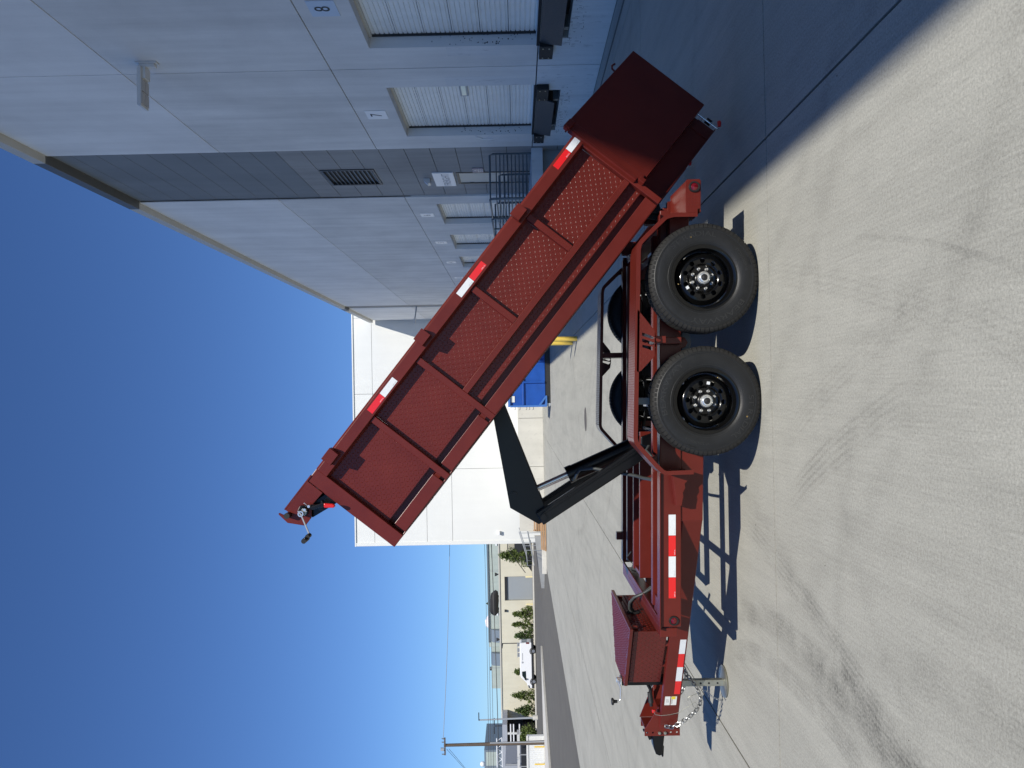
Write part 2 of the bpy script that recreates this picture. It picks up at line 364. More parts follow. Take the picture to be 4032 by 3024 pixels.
def _to_lists(cu):
    o = bpy.data.objects.new('tmp', cu); C.objects.link(o)
    dg = bpy.context.evaluated_depsgraph_get(); me = bpy.data.meshes.new_from_object(o.evaluated_get(dg))
    vs = [tuple(v.co) for v in me.vertices]; fs = [tuple(p.vertices) for p in me.polygons]
    bpy.data.objects.remove(o); bpy.data.meshes.remove(me); bpy.data.curves.remove(cu)
    return vs, fs
def text_lists(body, size, th=0.002, bold=0.0):
    cu = bpy.data.curves.new('tmp', 'FONT'); cu.body = body; cu.size = size; cu.extrude = th/2; cu.align_x = 'CENTER'; cu.align_y = 'CENTER'
    cu.offset = bold; cu.resolution_u = 4
    return _to_lists(cu)
def circle(cx, cz, r, n=20): return [(cx+r*math.cos(2*math.pi*i/n), cz+r*math.sin(2*math.pi*i/n)) for i in range(n)]
def rect(a0, a1, b0, b1): return [(a0, b0), (a1, b0), (a1, b1), (a0, b1)]

# ================================================================== SETTING
part('distant_ground', MB().box(-900, 900, -120, 3800, -0.3, -0.08), M['land'], kind='structure')
part('asphalt_yard', MB().box(-90, -11.65, -60, 106, -0.04, -0.006), M['asphalt'], kind='structure')
yard = part('concrete_yard', MB().box(-11.65, 6.35, -14.6, 53.4, -0.075, -0.060), M['subbase'], kind='structure')
xs = [-11.65, -7.5, -2.90, 1.70, 5.55, 6.28]; ys = [-14.6+4.96*i for i in range(0, 14)]
ys = [-14.55, -9.6, -4.65, 0.3, 5.22, 10.15, 15.1, 20.05, 25.0, 29.95, 34.9, 39.85, 44.8, 49.75, 53.2]
g = 0.009
for i in range(len(xs)-1):
    for j in range(len(ys)-1):
        part('concrete_slab', MB().box(xs[i]+g, xs[i+1]-g, ys[j]+g, ys[j+1]-g, -0.058, 0.0), M['ground'], yard)
# trench drain grate line along the wall
part('drain_channel', MB().box(5.86, 5.93, -10, 30, 0.0005, 0.004), M['iron'], yard)
# manhole ring and spill
o = part('manhole_cover', MB().lathe([(0.001, 0.006), (0.24, 0.006), (0.25, 0.004), (0.26, 0.007), (0.30, 0.006), (0.305, 0.0)], 40, 'z', (-0.7, 19.6, 0)), M['iron'], smooth=30)
tag(o, 'round iron manhole cover set in the sunlit concrete behind the trailer', 'manhole cover')
mb = MB()
for i in range(60):
    x = random.uniform(-4.5, 4.5); y = random.uniform(1.6, 14); s_ = random.uniform(0.002, 0.0065)
    mb.add([(x+s_*math.cos(a)*random.uniform(.6, 1.4), y+s_*math.sin(a)*random.uniform(.6, 1.4), 0.0004) for a in (0, 1.3, 2.5, 3.8, 5)] + [(x, y, s_*.7)], [(0,1,5), (1,2,5), (2,3,5), (3,4,5), (4,0,5)])
tag(part('grit', mb, M['iron']), 'scattered dark grit and bits of dry leaf on the concrete', None, kind='stuff')
# mountain
mb = MB()
pts = []; n = 26
prof = [(0, 0.02), (0.08, 0.14), (0.17, 0.27), (0.26, 0.47), (0.33, 0.62), (0.38, 0.83), (0.42, 0.97), (0.45, 1.0), (0.49, 0.93), (0.55, 0.77), (0.62, 0.62), (0.72, 0.42), (0.84, 0.2), (1, 0.02)]
X0, X1, YM, HM = -1000, -520, 2600, 138
for k, (yy, sc) in enumerate(((YM, 0.0), (YM+60, 1.0), (YM+300, 0.7), (YM+500, 0.0))):
    for a, h in prof: pts.append((X0+(X1-X0)*a, yy+random.uniform(-12, 12), -6+HM*h*sc*(random.uniform(.96, 1.0))))
L = len(prof)
mb.add(pts, [(r_*L+i, r_*L+i+1, (r_+1)*L+i+1, (r_+1)*L+i) for r_ in range(3) for i in range(L-1)])
tag(part('mountain', mb, M['snow']), kind='structure')

# ================================================================== WAREHOUSE (right side, in shade)
XW = 6.3
wh = thing('warehouse', 'long grey tilt-up warehouse in shade with numbered dock doors and dark cladding bay', 'building', (XW, 22, 0))
part('core_wall', MB().box(XW+0.62, 30, -22, 64.0, 0, 13.9), M['wallmid'], wh)
part('roof_slab', MB().box(XW+0.3, 30, -22, 64.1, 13.71, 13.95), M['wallmid'], wh)
part('joint_backing', MB().box(XW+0.03, XW+0.06, -22, 19.56, 5.0, 13.66).box(XW+0.03, XW+0.06, 24.42, 64.0, 5.0, 13.66), M['joint'], wh)
def yzplate(outer, holes, x0, th):
    vs, fs = curve_mesh([outer]+holes, th); mb = MB()
    mb.add([(x0+th/2+z, a, b) for a, b, z in vs], fs); return mb
ZT = [0.0, 1.225, 5.2, 9.23, 13.68]; G2 = 0.011
doors = {8: 10.86, 7: 15.66, 6: 25.36, 5: 30.30, 4: 35.17, 3: 40.1, 2: 45.1}
bays = [(-22, -14.05), (-14.05, -4.45), (-4.45, 5.15), (5.15, 14.75), (14.75, 19.57), (24.42, 34.02), (34.02, 43.6), (43.6, 53.75), (55.0, 64.05)]
for (a, b) in bays:
    hl = [d for d in doors.values() if a < d < b]
    openings = [rect(d, d+3.0, 1.26, 4.29) for d in hl]
    pits = [rect(d+0.30, d+2.75, 0.70, 1.195) for d in hl]
    e = G2 if a != 24.42 else 0.0; a_ = a+(G2 if a not in (24.42,) else 0); b_ = b-(G2 if b != 19.57 else 0)
    part('wall_panel', yzplate(rect(a_, b_, ZT[0], ZT[1]-G2), pits, XW, 0.30), M['walllow'], wh, bevel=0.004, seg=1)
    part('wall_panel', yzplate(rect(a_, b_, ZT[1]+G2, ZT[2]-G2), openings, XW, 0.30), M['wallmid'] if a < 40 or a > 53 else M['wallmid'], wh, bevel=0.004, seg=1)
    part('wall_panel', MB().box(XW, XW+0.30, a_, b_, ZT[2]+G2, ZT[3]-G2), M['wallmid'], wh, bevel=0.004, seg=1)
    part('wall_panel', MB().box(XW, XW+0.30, a_, b_, ZT[3]+G2, ZT[4]), M['wall'], wh, bevel=0.004, seg=1)
part('downpipe_recess', MB().box(XW+0.10, XW+0.3, 53.75, 55.0, 0, 13.68), M['clad'], wh)
# dark clad bay: courses of separate boards, with louver and freight door let in
part('clad_backing', MB().box(XW+0.10, XW+0.14, 19.57, 24.42, 0, 13.68), M['dark'], wh)
zz = -0.105; k = 0
while zz < 13.6:
    z0, z1 = max(0, zz+0.007), min(13.68, zz+0.664-0.007)
    segs = [(19.575, 24.415)]
    if z1 > 1.25 and z0 < 3.37: segs = [(19.575, 21.96), (23.14, 24.415)]
    if z1 > 5.66 and z0 < 7.14: segs = [(19.575, 21.45), (22.99, 24.415)]
    if z0 < 1.25 and z1 < 1.9: segs = [(19.575, 24.415)]
    for (a, b) in segs:
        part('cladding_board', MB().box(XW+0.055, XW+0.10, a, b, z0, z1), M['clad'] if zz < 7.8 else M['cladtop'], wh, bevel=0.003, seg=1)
    if z0 < 5.64 < z1: part('cladding_board', MB().box(XW+0.055, XW+0.10, 21.46, 22.98, z0, 5.635), M['clad'], wh)
    if z0 < 7.16 < z1 and z1-7.165 > 0.01: part('cladding_board', MB().box(XW+0.055, XW+0.10, 21.46, 22.98, 7.165, z1), M['clad'], wh)
    if z0 < 3.375 < z1: part('cladding_board', MB().box(XW+0.055, XW+0.10, 21.965, 23.135, 3.375, z1), M['clad'], wh)
    zz += 0.664; k += 1
lv = part('louver', MB().box(XW+0.03, XW+0.12, 21.44, 21.52, 5.64, 7.16).box(XW+0.03, XW+0.12, 22.93, 23.01, 5.64, 7.16).box(XW+0.03, XW+0.12, 21.52, 22.93, 7.09, 7.16).box(XW+0.03, XW+0.12, 21.52, 22.93, 5.64, 5.70).box(XW+0.115, XW+0.125, 21.5, 22.95, 5.66, 7.12), M['dark'], wh)
sl = MB().prism([(XW+0.035, 0.0), (XW+0.045, -0.005), (XW+0.115, 0.06), (XW+0.105, 0.068)], 21.53, 22.92, 'y').mesh('slat', M['galvlight'])
for i in range(11): part('slat', sl, None, lv, world=Matrix.Translation((0, 0, 5.72+0.124*i)))
fd = part('freight_door', MB().box(XW+0.065, XW+0.10, 22.03, 23.07, 1.25, 3.30), M['steeldoor'], wh)
part('door_frame', MB().box(XW+0.04, XW+0.11, 21.96, 22.03, 1.25, 3.37).box(XW+0.04, XW+0.11, 23.07, 23.14, 1.25, 3.37).box(XW+0.04, XW+0.11, 22.03, 23.07, 3.30, 3.37), M['dark'], fd)
part('hinge', MB().box(XW+0.045, XW+0.065, 23.04, 23.09, 2.9, 3.03), M['dark'], fd)
part('hinge', MB().box(XW+0.045, XW+0.065, 23.04, 23.09, 1.5, 1.63), M['dark'], fd)
part('lever_handle', MB().box(XW+0.02, XW+0.065, 22.10, 22.13, 2.2, 2.23).box(XW+0.02, XW+0.035, 22.10, 22.24, 2.2, 2.23), M['dark'], fd)
# coping with soffit
for (a, b, mt, off) in ((-22, 9.9, 'coping', 0), (9.9, 19.54, 'coping', 0), (19.54, 22.9, 'copingdark', 0.0), (22.9, 24.42, 'copingdark', 0.0), (24.42, 28.9, 'coping', 0), (28.9, 34, 'coping', 0), (34, 43.6, 'coping', 0), (43.6, 53.7, 'coping', 0), (53.7, 55.0, 'copingdark', 0), (55.0, 64.1, 'coping', 0)):
    part('coping', MB().prism([(6.10, 13.685), (XW+0.3, 13.685), (XW+0.3, 14.03), (6.16, 14.03), (6.10, 13.99)], a+0.004, b-0.004, 'y'), M[mt], wh, bevel=0.004, seg=1)
# dock doors, built once each kind
def section_mesh(zb, zt, yw):
    pr = []; z = zb+0.004; x = XW+0.24
    ribs = [0.0, 0.085, 0.17, 0.255, 0.34, 0.425]
    pr.append((x, zb+0.006)); 
    for rz in ribs:
        zr = zb+0.03+rz
        if zr+0.03 < zt: pr += [(x, zr), (x+0.020, zr+0.006), (x+0.020, zr+0.017), (x, zr+0.023)]
    pr += [(x, zt-0.006), (x+0.04, zt-0.006), (x+0.04, zb+0.006)]
    return MB().prism(pr, -yw/2, yw/2, 'y').mesh('door_section', M['door'])
SEC = [section_mesh(1.25+0.508*i, 1.25+0.508*(i+1), 2.98) for i in range(6)]
for nme, d in doors.items():
    dd = part('dock_door', MB().box(XW+0.285, XW+0.30, d+0.0, d+3.0, 1.26, 4.32), M['dark'], wh)
    for sm in SEC: part('door_section', sm, None, dd, world=Matrix.Translation((0, d+1.5, 0)))
    part('track', MB().box(XW+0.205, XW+0.285, d+2.965, d+3.0, 1.26, 4.29), M['dark'], dd)
    if nme in (7,): part('door_lite', MB().box(XW+0.205, XW+0.235, d+0.2, d+1.02, 2.70, 2.80), M['glassw'], dd); part('lite_frame', MB().box(XW+0.21, XW+0.237, d+0.15, d+1.07, 2.66, 2.70).box(XW+0.21, XW+0.237, d+0.15, d+1.07, 2.80, 2.84).box(XW+0.21, XW+0.237, d+1.02, d+1.07, 2.70, 2.80), M['greydoor'], dd)
    part('lintel_angle', MB().box(XW+0.20, XW+0.29, d, d+3.0, 4.23, 4.29), M['coping'], dd)
    # leveler
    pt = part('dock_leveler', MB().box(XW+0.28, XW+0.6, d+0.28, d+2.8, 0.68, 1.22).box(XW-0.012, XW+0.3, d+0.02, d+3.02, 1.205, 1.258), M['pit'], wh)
    part('lip_plate', MB().add([(XW-0.03, d+0.62, 1.20), (XW-0.03, d+2.88, 1.20), (XW-0.16, d+2.72, 0.82), (XW-0.16, d+0.62, 0.82),
                                (XW+0.0, d+0.62, 1.20), (XW+0.0, d+2.88, 1.20), (XW-0.13, d+2.72, 0.82), (XW-0.13, d+0.62, 0.82)],
                               [(0,1,2,3), (7,6,5,4), (0,4,5,1), (1,5,6,2), (2,6,7,3), (3,7,4,0)]), M['lip'], pt)
    part('lip_stop', MB().box(XW-0.02, XW+0.2, d+0.75, d+0.85, 0.72, 0.84), M['galv'], pt); part('lip_stop', MB().box(XW-0.02, XW+0.2, d+2.3, d+2.42, 0.72, 0.86), M['galv'], pt)
    for (y0, y1) in ((d-0.02, d+0.60), (d+2.84, d+3.37)):
        bb = part('dock_bumper', MB().box(XW-0.115, XW-0.002, y0, y1, 0.955, 1.205), M['bumper'], wh, bevel=0.012)
        for yb in (y0+0.08, y1-0.08):
            part('bolt', MB().cyl((XW-0.125, yb, 1.03), (XW-0.11, yb, 1.03), 0.014, 8).cyl((XW-0.125, yb, 1.14), (XW-0.11, yb, 1.14), 0.014, 8), M['zinc'], bb)
# scuffs of paint and rubber on the wall below the docks
mb = MB()
rs = random.Random(3)
for d in (10.86, 15.66):
    for i in range(70):
        y = d+rs.uniform(0.1, 3.1); z = 0.58+rs.uniform(-0.13, 0.10)
        if rs.random() < .5: a, b = rs.uniform(.02, .10), rs.uniform(.003, .008)
        else: a, b = rs.uniform(.003, .01), rs.uniform(.02, .10)
        mb.box(XW-0.0015, XW, y, y+a, z, z+b)
for d in (10.86, 15.66):
    for i in range(40):
        x = XW+rs.uniform(0.02, 0.2); z = rs.choice([2.2, 2.6, 1.8])+rs.gauss(0, 0.22); a = rs.uniform(.005, .03)
        mb.box(x, x+a, d+2.9985, d+2.9998, z, z+rs.uniform(.005, .03))
part('scuff_marks', mb, M['dark'], wh, kind='stuff')

for (y0, y1, z0, z1) in ((15.18, 15.655, 1.9, 3.05), (15.3, 15.655, 1.35, 1.9), (13.9, 14.25, 1.9, 2.9), (18.72, 19.2, 1.3, 2.35), (28.45, 28.8, 1.4, 3.0)):
    part('paint_patch', MB().box(XW-0.0015, XW-0.0002, y0, y1, z0, z1), M['walllow'], wh)
part('paint_patch', MB().tube([(XW-0.001, 18.76, 2.62), (XW-0.001, 18.86, 2.50), (XW-0.001, 18.92, 2.46), (XW-0.001, 18.9, 2.2)], 0.03, 5), M['wall'], wh)
def wall_text(body, yc, zc, size, x, mt, parent, name='lettering', bold=0.0, sx=1.0):
    vs, fs = text_lists(body, size, 0.003, bold)
    # reading direction: seen from outside looking towards +X, left is +Y
    mb = MB(); mb.add([(x - 0.0015 + c*0.5, yc - a*sx, zc + b) for a, b, c in vs], fs)
    return part(name, mb, mt, parent)
for nme, y0, mt in ((8, 12.13, 'signpale'), (7, 16.90, 'sign'), (6, 26.61, 'sign'), (5, 31.52, 'sign'), (4, 36.37, 'sign'), (3, 41.2, 'sign')):
    words = {8: 'pale square sign with black numeral 8 at the photo edge above the nearest dock door', 7: 'white square sign with black numeral 7 above the second dock door',
             6: 'white square sign with numeral 6 just past the dark clad bay', 5: 'white square sign with numeral 5 above its dock door',
             4: 'small far white sign with numeral 4 above its dock door', 3: 'farthest visible white numeral sign, 3, beside the bed rail'}[nme]
    s_ = part('dock_number_sign', MB().box(XW-0.012, XW-0.002, y0, y0+0.50, 4.525, 4.985), M[mt])
    tag(s_, words, 'sign', 'dock number signs on the warehouse')
    wall_text(str(nme), y0+0.25, 4.755, 0.36, XW-0.0135, M['ink'] if nme > 6 else M['greyink'], s_, 'numeral', 0.0)
s_ = part('freight_sign', MB().box(XW+0.012, XW+0.05, 21.87, 23.24, 3.445, 4.052), M['sign']); tag(s_, 'white sign reading FREIGHT over the steel door in the dark bay', 'sign')
wall_text('FREIGHT', 22.555, 3.68, 0.31, XW+0.0105, M['greyink'], s_, 'lettering', 0.0)
s_ = part('accessible_plaque', MB().box(XW+0.035, XW+0.055, 21.55, 21.95, 2.57, 2.88), M['signblue']); tag(s_, 'small blue wheelchair plaque beside the freight door', 'sign')
mb = MB()
px, pz, py = XW+0.032, 2.79, 21.75
mb.lathe([(0.045, -0.001), (0.052, 0), (0.045, 0.001)], 20, 'x', (px, py, pz-0.02)); mb.cyl((px-.001, py+0.01, pz+0.055), (px+.001, py+0.01, pz+0.055), 0.014, 10)
mb.box(px-.001, px+.001, py-0.005, py+0.012, pz-0.01, pz+0.04).box(px-.001, px+.001, py-0.05, py-0.0, pz-0.005, pz+0.006).box(px-.001, px+.001, py-0.065, py-0.05, pz-0.05, pz+0.006)
part('pictogram', mb, M['sign'], s_)
wall_text('ENTRANCE AT\nFRONT OF\nBUILDING', 21.75, 2.65, 0.05, px, M['sign'], s_, 'lettering')

# lamps on the warehouse
o = thing('flood_light', 'grey LED floodlight on a wall arm high above dock seven', 'light', (XW, 14.35, 8.5))
part('mount_plate', MB().box(XW-0.03, XW, 14.17, 14.33, 8.32, 8.72).box(XW-0.10, XW-0.03, 14.19, 14.31, 8.36, 8.66), M['lamp'], o, bevel=0.01)
hd = part('lamp_head', MB().prism([(XW-0.10, 8.66), (XW-0.82, 8.66), (XW-0.85, 8.62), (XW-0.85, 8.58), (XW-0.10, 8.58)], 14.12, 14.42, 'y'), M['lamp'], o, bevel=0.012)
part('end_cap', MB().box(XW-0.32, XW-0.10, 14.17, 14.37, 8.52, 8.60), M['lamp'], hd, bevel=0.008)
for i in range(2):
    for j in range(2):
        part('lens_panel', MB().box(XW-0.80+0.24*i, XW-0.585+0.24*i, 14.135+0.14*j, 14.265+0.14*j, 8.565, 8.58), M['lampglass'], hd)
o = thing('wall_pack_lamp', 'small dark wall lamp above the FREIGHT sign', 'light', (XW, 22.6, 4.25))
part('housing', MB().prism([(XW+0.05, 4.17), (XW-0.10, 4.17), (XW-0.12, 4.24), (XW-0.02, 4.35), (XW+0.05, 4.35)], 22.46, 22.72, 'y'), M['lamp'], o, bevel=0.008)
part('lens', MB().box(XW-0.09, XW+0.03, 22.49, 22.69, 4.155, 4.17), M['lampglass'], o)
o = thing('arm_lamp', 'thin pole lamp sticking out from the far end of the warehouse', 'light', (XW, 54.4, 8.7))
part('arm', MB().cyl((XW, 54.4, 8.75), (XW-1.0, 54.4, 8.9), 0.05), M['galvlight'], o)
part('lamp_head', MB().box(XW-1.25, XW-0.85, 54.28, 54.52, 8.84, 8.96), M['lamp'], o, bevel=0.02)

# landing and pipe railing by the freight door
o = thing('landing', 'concrete landing slab in front of the freight door', 'landing', (5.7, 22, 0))
part('slab', MB().box(5.05, XW+0.05, 19.86, 25.3, 0.95, 1.245), M['walllow'], o, bevel=0.008)
part('pier', MB().box(5.35, XW+0.05, 20.1, 25.1, 0.0, 0.95), M['clad'], o)
for i in range(6): part('step', MB().box(5.05, XW+0.05, 25.32+0.29*i, 25.32+0.29*(i+1)-0.005, 0.0, 1.245-0.18*(i+1)), M['walllow'], o, bevel=0.005)
o = thing('pipe_railing', 'dark galvanised pipe railing with many bars round the landing', 'railing', (5.1, 22, 1.245))
def rail_run(p0, p1, zlist, zt, zb, posts, name='rail_section'):
    s0 = part(name, MB().tube([(p0[0], p0[1], zb), (p0[0], p0[1], zt-0.09), (p0[0]+(p1[0]-p0[0])*.03, p0[1]+(p1[1]-p0[1])*.03, zt), (p1[0], p1[1], zt), (p1[0], p1[1], zb)], 0.027, 8), M['galv'], o, smooth=50)
    for z in zlist: part('bar', MB().cyl((p0[0], p0[1], z), (p1[0], p1[1], z), 0.015, 7), M['galv'], s0, smooth=50)
    for t in posts:
        x, y = p0[0]+(p1[0]-p0[0])*t, p0[1]+(p1[1]-p0[1])*t
        part('post', MB().cyl((x, y, zb), (x, y, zt), 0.024, 8), M['galv'], s0, smooth=50)
zl = [1.36+0.101*i for i in range(9)]
rail_run((6.26, 20.05), (5.10, 20.05), zl, 2.33, 1.245, [])
rail_run((5.10, 20.12), (5.10, 22.25), zl, 2.34, 1.245, [])
rail_run((5.10, 22.38), (5.10, 25.2), zl, 2.36, 1.245, [0.5])
rail_run((6.2, 21.75), (5.4, 21.75), zl[:7], 2.12, 1.245, [])
rail_run((6.26, 25.25), (5.10, 25.25), zl, 2.33, 1.245, [])
rail_run((5.10, 25.35), (5.10, 27.1), [], 1.5, 0.3, [])

# small stack of far warehouse items: yellow bollards
for i, (x, y, lb) in enumerate(((1.51, 21.85, 'nearer of the two yellow bollards standing at the shadow edge'), (1.51, 23.62, 'farther of the two yellow bollards standing at the shadow edge'))):
    o = part('bollard', MB().lathe([(0.001, 1.22), (0.035, 1.215), (0.062, 1.19), (0.07, 1.15), (0.07, 0.0)], 20, 'z', (x, y, 0)), M['yellow'], smooth=40)
    tag(o, lb, 'bollard', 'yellow bollards by the trailer')

# ================================================================== blue dumpster
o = thing('dumpster', 'blue roll-off dumpster with black skids behind the raised bed', 'dumpster', (1.8, 41, 0))
part('body', MB().prism([(-0.68, 0.50), (-0.60, 0.27), (6.2, 0.27), (6.2, 2.2), (-0.68, 2.2)], 40.03, 42.3, 'y'), M['blue'], o, bevel=0.02)
for x in (0.5, 1.6, 2.7, 3.8, 4.9): part('rib', MB().box(x, x+0.10, 39.93, 40.03, 0.3, 2.1), M['blue'], o, bevel=0.01)
part('top_rail', MB().box(-0.72, 6.25, 39.90, 40.03, 2.1, 2.22), M['blueframe'], o, bevel=0.01)
part('mid_rail', MB().box(-0.62, 6.2, 39.94, 40.03, 1.38, 1.47), M['blue'], o, bevel=0.01)
part('end_post', MB().box(-0.74, -0.64, 39.90, 40.05, 0.2, 2.1), M['blueframe'], o, bevel=0.01)
part('corner_brace', MB().add([(-0.70, 39.92, 0.62), (-0.62, 39.92, 0.62), (-0.16, 39.92, 0.27), (-0.16, 39.92, 0.19), (-0.70, 39.92, 0.19), (-0.62, 39.92, 0.30), (-0.30, 39.92, 0.27), (-0.62, 39.92, 0.50)]
     + [(-0.70, 40.0, 0.62), (-0.62, 40.0, 0.62), (-0.16, 40.0, 0.27), (-0.16, 40.0, 0.19), (-0.70, 40.0, 0.19), (-0.62, 40.0, 0.30), (-0.30, 40.0, 0.27), (-0.62, 40.0, 0.50)],
     [(0,1,7,5,4), (1,2,6,7), (2,3,4,5,6), (8,9,1,0), (9,10,2,1), (10,11,3,2), (11,12,4,3), (12,8,0,4)]), M['blueframe'], o)
part('skid', MB().box(-0.55, 6.2, 40.0, 40.12, 0.0, 0.20).box(-0.55, 6.2, 42.0, 42.12, 0.0, 0.20).box(-0.3, 6.2, 40.06, 42.1, 0.20, 0.27), M['dark'], o)
part('wheel', MB().cyl((-0.62, 40.0, 0.11), (-0.62, 40.2, 0.11), 0.11, 16), M['galvlight'], o, smooth=40)
for z in (0.9, 1.25, 1.6, 1.85, 1.1): part('hook', MB().tube([(-0.74, 39.98, z), (-0.86, 39.98, z), (-0.88, 39.98, z+0.05)], 0.012, 6), M['dark'], o)
part('notice', MB().box(-0.48, -0.16, 39.995, 40.03, 1.90-0.03, 2.07), M['label'], o)

# ================================================================== white building and concrete dock wall
o = thing('white_building', 'tall bright white building with panel joints behind the trailer', 'building', (-3, 66, 0))
part('wall_core', MB().box(-12.45, 30, 64.75, 90, 0.0, 15.2), M['white'], o)
wxs = [-12.55, -6.25, 0.15, 6.55, 12.9]; wzs = [0.95, 7.37, 9.5, 12.05, 13.95]
gj = 0.014
for i in range(4):
    zs = [0.0, 7.37, 13.9, 15.45] if i in (2, 3) else ([0.0, 9.5, 13.9, 15.45] if i == 1 else [0.0, 7.37, 9.5, 13.9, 15.45])
    for j in range(len(zs)-1):
        part('wall_panel', MB().box(wxs[i]+gj, wxs[i+1]-gj, 64.5, 64.75, zs[j]+gj, zs[j+1]-gj), M['white'], o)
part('wall_joint', MB().box(-12.5, 12.8, 64.6, 64.74, 0, 15.4), M['joint'], o)
part('corner_trim', MB().box(-12.58, -12.30, 64.44, 64.499, 0.9, 15.5), M['white'], o, bevel=0.01)
part('parapet', MB().box(-12.6, 30, 64.42, 64.9, 15.46, 15.56), M['white'], o)
part('wall_lamp', MB().box(-11.8, -11.5, 64.2, 64.49, 3.4, 3.58), M['sign'], o, bevel=0.02)
o = thing('dock_wall', 'weathered raw concrete loading dock wall in sun beyond the dumpster', 'wall', (-3, 53, 0))
for a, b in ((-9.55, -5.1), (-5.1, -1.75), (-1.75, 2.2), (2.2, 6.3)):
    part('wall_section', MB().box(a+0.012, b-0.012, 53.2, 53.6, 0, 1.74), M['conc'], o, bevel=0.01)
part('deck', MB().box(-9.55, 6.9, 53.6, 64.4, 0, 1.66), M['conc'], o)
part('deck_edge', MB().box(-9.6, -9.5, 53.15, 64.4, 0.0, 1.10), M['conc'], o)

# left end: stair handrails, low walls, lumber
o = thing('stair_handrail', 'light galvanised stair handrail at the left end of the dock wall', 'railing', (-10.3, 54, 0))
for yy in (53.4, 55.0):
    rr = part('rail', MB().tube([(-9.6, yy, 1.80), (-11.3, yy, 1.30), (-11.95, yy, 1.25), (-11.95, yy, 0.78), (-9.6, yy, 1.22)], 0.03, 7), M['galvlight'], o, smooth=50)
    for x in (-9.7, -10.35, -10.9): part('baluster', MB().cyl((x, yy, 0.3), (x, yy, 1.78+(x+9.6)*0.29), 0.022, 6), M['galvlight'], rr)
o = thing('ramp_wall', 'long low pale concrete kerb wall running to the asphalt', 'wall', (-12, 54, 0))
part('wall_section', MB().add([(-9.7, 52.2, 0), (-14.5, 57.2, 0), (-14.5, 57.45, 0), (-9.7, 52.5, 0), (-9.7, 52.2, 0.75), (-14.5, 57.2, 0.22), (-14.5, 57.45, 0.22), (-9.7, 52.5, 0.75)],
     [(0,1,2,3), (4,7,6,5), (0,4,5,1), (1,5,6,2), (2,6,7,3), (3,7,4,0)]), M['stone'], o)
o = part('kerb_block', MB().box(-12.0, -10.4, 51.0, 51.35, 0.0, 0.30), M['stone'], bevel=0.02); tag(o, 'short pale concrete kerb block beyond the lumber stack', 'kerb')
o = thing('lumber_stack', 'brown lumber boards stacked low against the dock wall', 'lumber', (-9.4, 50.6, 0))
for j in range(3):
    for i in range(3): part('board', MB().box(-10.35+0.05*j, -7.9+0.1*i, 50.3+0.16*i, 50.44+0.16*i, 0.03+0.12*j, 0.12+0.12*j), M['lumber'], o)
o = thing('pallet', 'wooden pallet leaning on the dock wall above the lumber', 'pallet', (-9.3, 52.9, 0.1))
for i in range(5): part('slat', MB().box(-9.5, -8.7, 52.95, 53.0, 0.16+0.13*i, 0.25+0.13*i), M['lumber'], o)
part('stringer', MB().box(-9.5, -9.42, 53.0, 53.12, 0.1, 0.8).box(-8.8, -8.72, 53.0, 53.12, 0.1, 0.8), M['lumber'], o)

# ================================================================== beige building and what stands on it
o = thing('beige_building', 'low beige block building across the road with a grey roller door', 'building', (-30, 110, 0))
part('wall', MB().box(-46.3, -29.55, 110, 122, 0, 4.85).box(-26.15, 6, 110, 122, 0, 4.85).box(-29.55, -26.15, 110, 122, 4.08, 4.85), M['beige'], o)
part('cornice', MB().box(-46.4, 6, 109.88, 110, 4.74, 4.92), M['coping'], o)
rd = part('roller_door', MB().box(-29.5, -26.2, 110.25, 110.35, 0.0, 4.05), M['greydoor'], o)
part('door_header', MB().box(-29.5, -26.2, 110.05, 110.25, 3.78, 4.05), M['dark'], rd)
part('lamp', MB().box(-31.1, -30.8, 109.7, 109.99, 3.9, 4.15), M['dark'], o)
for x, lb in ((-26.0, 'cream bollard right of the grey roller door'), (-29.85, 'cream bollard left of the grey roller door')):
    tag(part('bollard', MB().lathe([(0.001, 1.1), (0.10, 1.08), (0.12, 1.0), (0.12, 0)], 12, 'z', (x, 109, 0)), M['cream'], smooth=40), lb, 'bollard', 'cream bollards by the roller door')
o = thing('black_duct_unit', 'bulging black tarp-wrapped duct on the beige building roof', 'roof unit', (-30.7, 113, 4.9))
part('wrap', MB().tube([(-28.9, 113, 5.35), (-29.4, 113, 5.62), (-30.3, 113, 5.68), (-31.2, 113, 5.72), (-31.9, 113, 5.7), (-32.3, 113, 5.9)], [0.25, 0.55, 0.66, 0.62, 0.68, 0.42], 14), M['bumper'], o, smooth=60)
part('support', MB().box(-29.8, -29.6, 112.8, 113.2, 4.9, 5.2).box(-31.6, -31.4, 112.8, 113.2, 4.9, 5.2), M['dark'], o)
for k, (x, z, s_, lb) in enumerate(((-26.5, 5.2, 0.5, 'right small dark vent hood on the beige roof'), (-36.0, 5.15, 0.45, 'left small dark vent hood on the beige roof'))):
    o = thing('roof_vent', lb, 'vent', (x, 113, z), group='vent hoods on the beige roof')
    part('cowl', MB().prism([(x-s_/2, z+0.35), (x+s_/2, z+0.35), (x+s_/4, z), (x-s_/4, z)], 112.8, 113.2, 'y'), M['dark'], o)
    part('stem', MB().box(x-0.08, x+0.08, 112.9, 113.1, 4.85, z), M['dark'], o)
o = thing('green_building', 'pale green metal sided hall rising behind the beige building', 'building', (-34, 130, 0))
part('wall', MB().box(-42.0, -20, 128, 150, 0, 7.18).box(-49.0, -42.1, 128.4, 150, 0, 6.9), M['green'], o)
part('roof_edge', MB().box(-41.2, -20, 127.8, 128, 7.12, 7.30), M['bluegrey'], o)
for x in (-22.5, -29.5, -36.8, -45.5): part('seam', MB().box(x, x+0.08, 127.95, 128.0, 4.8, 7.1), M['galvlight'], o)
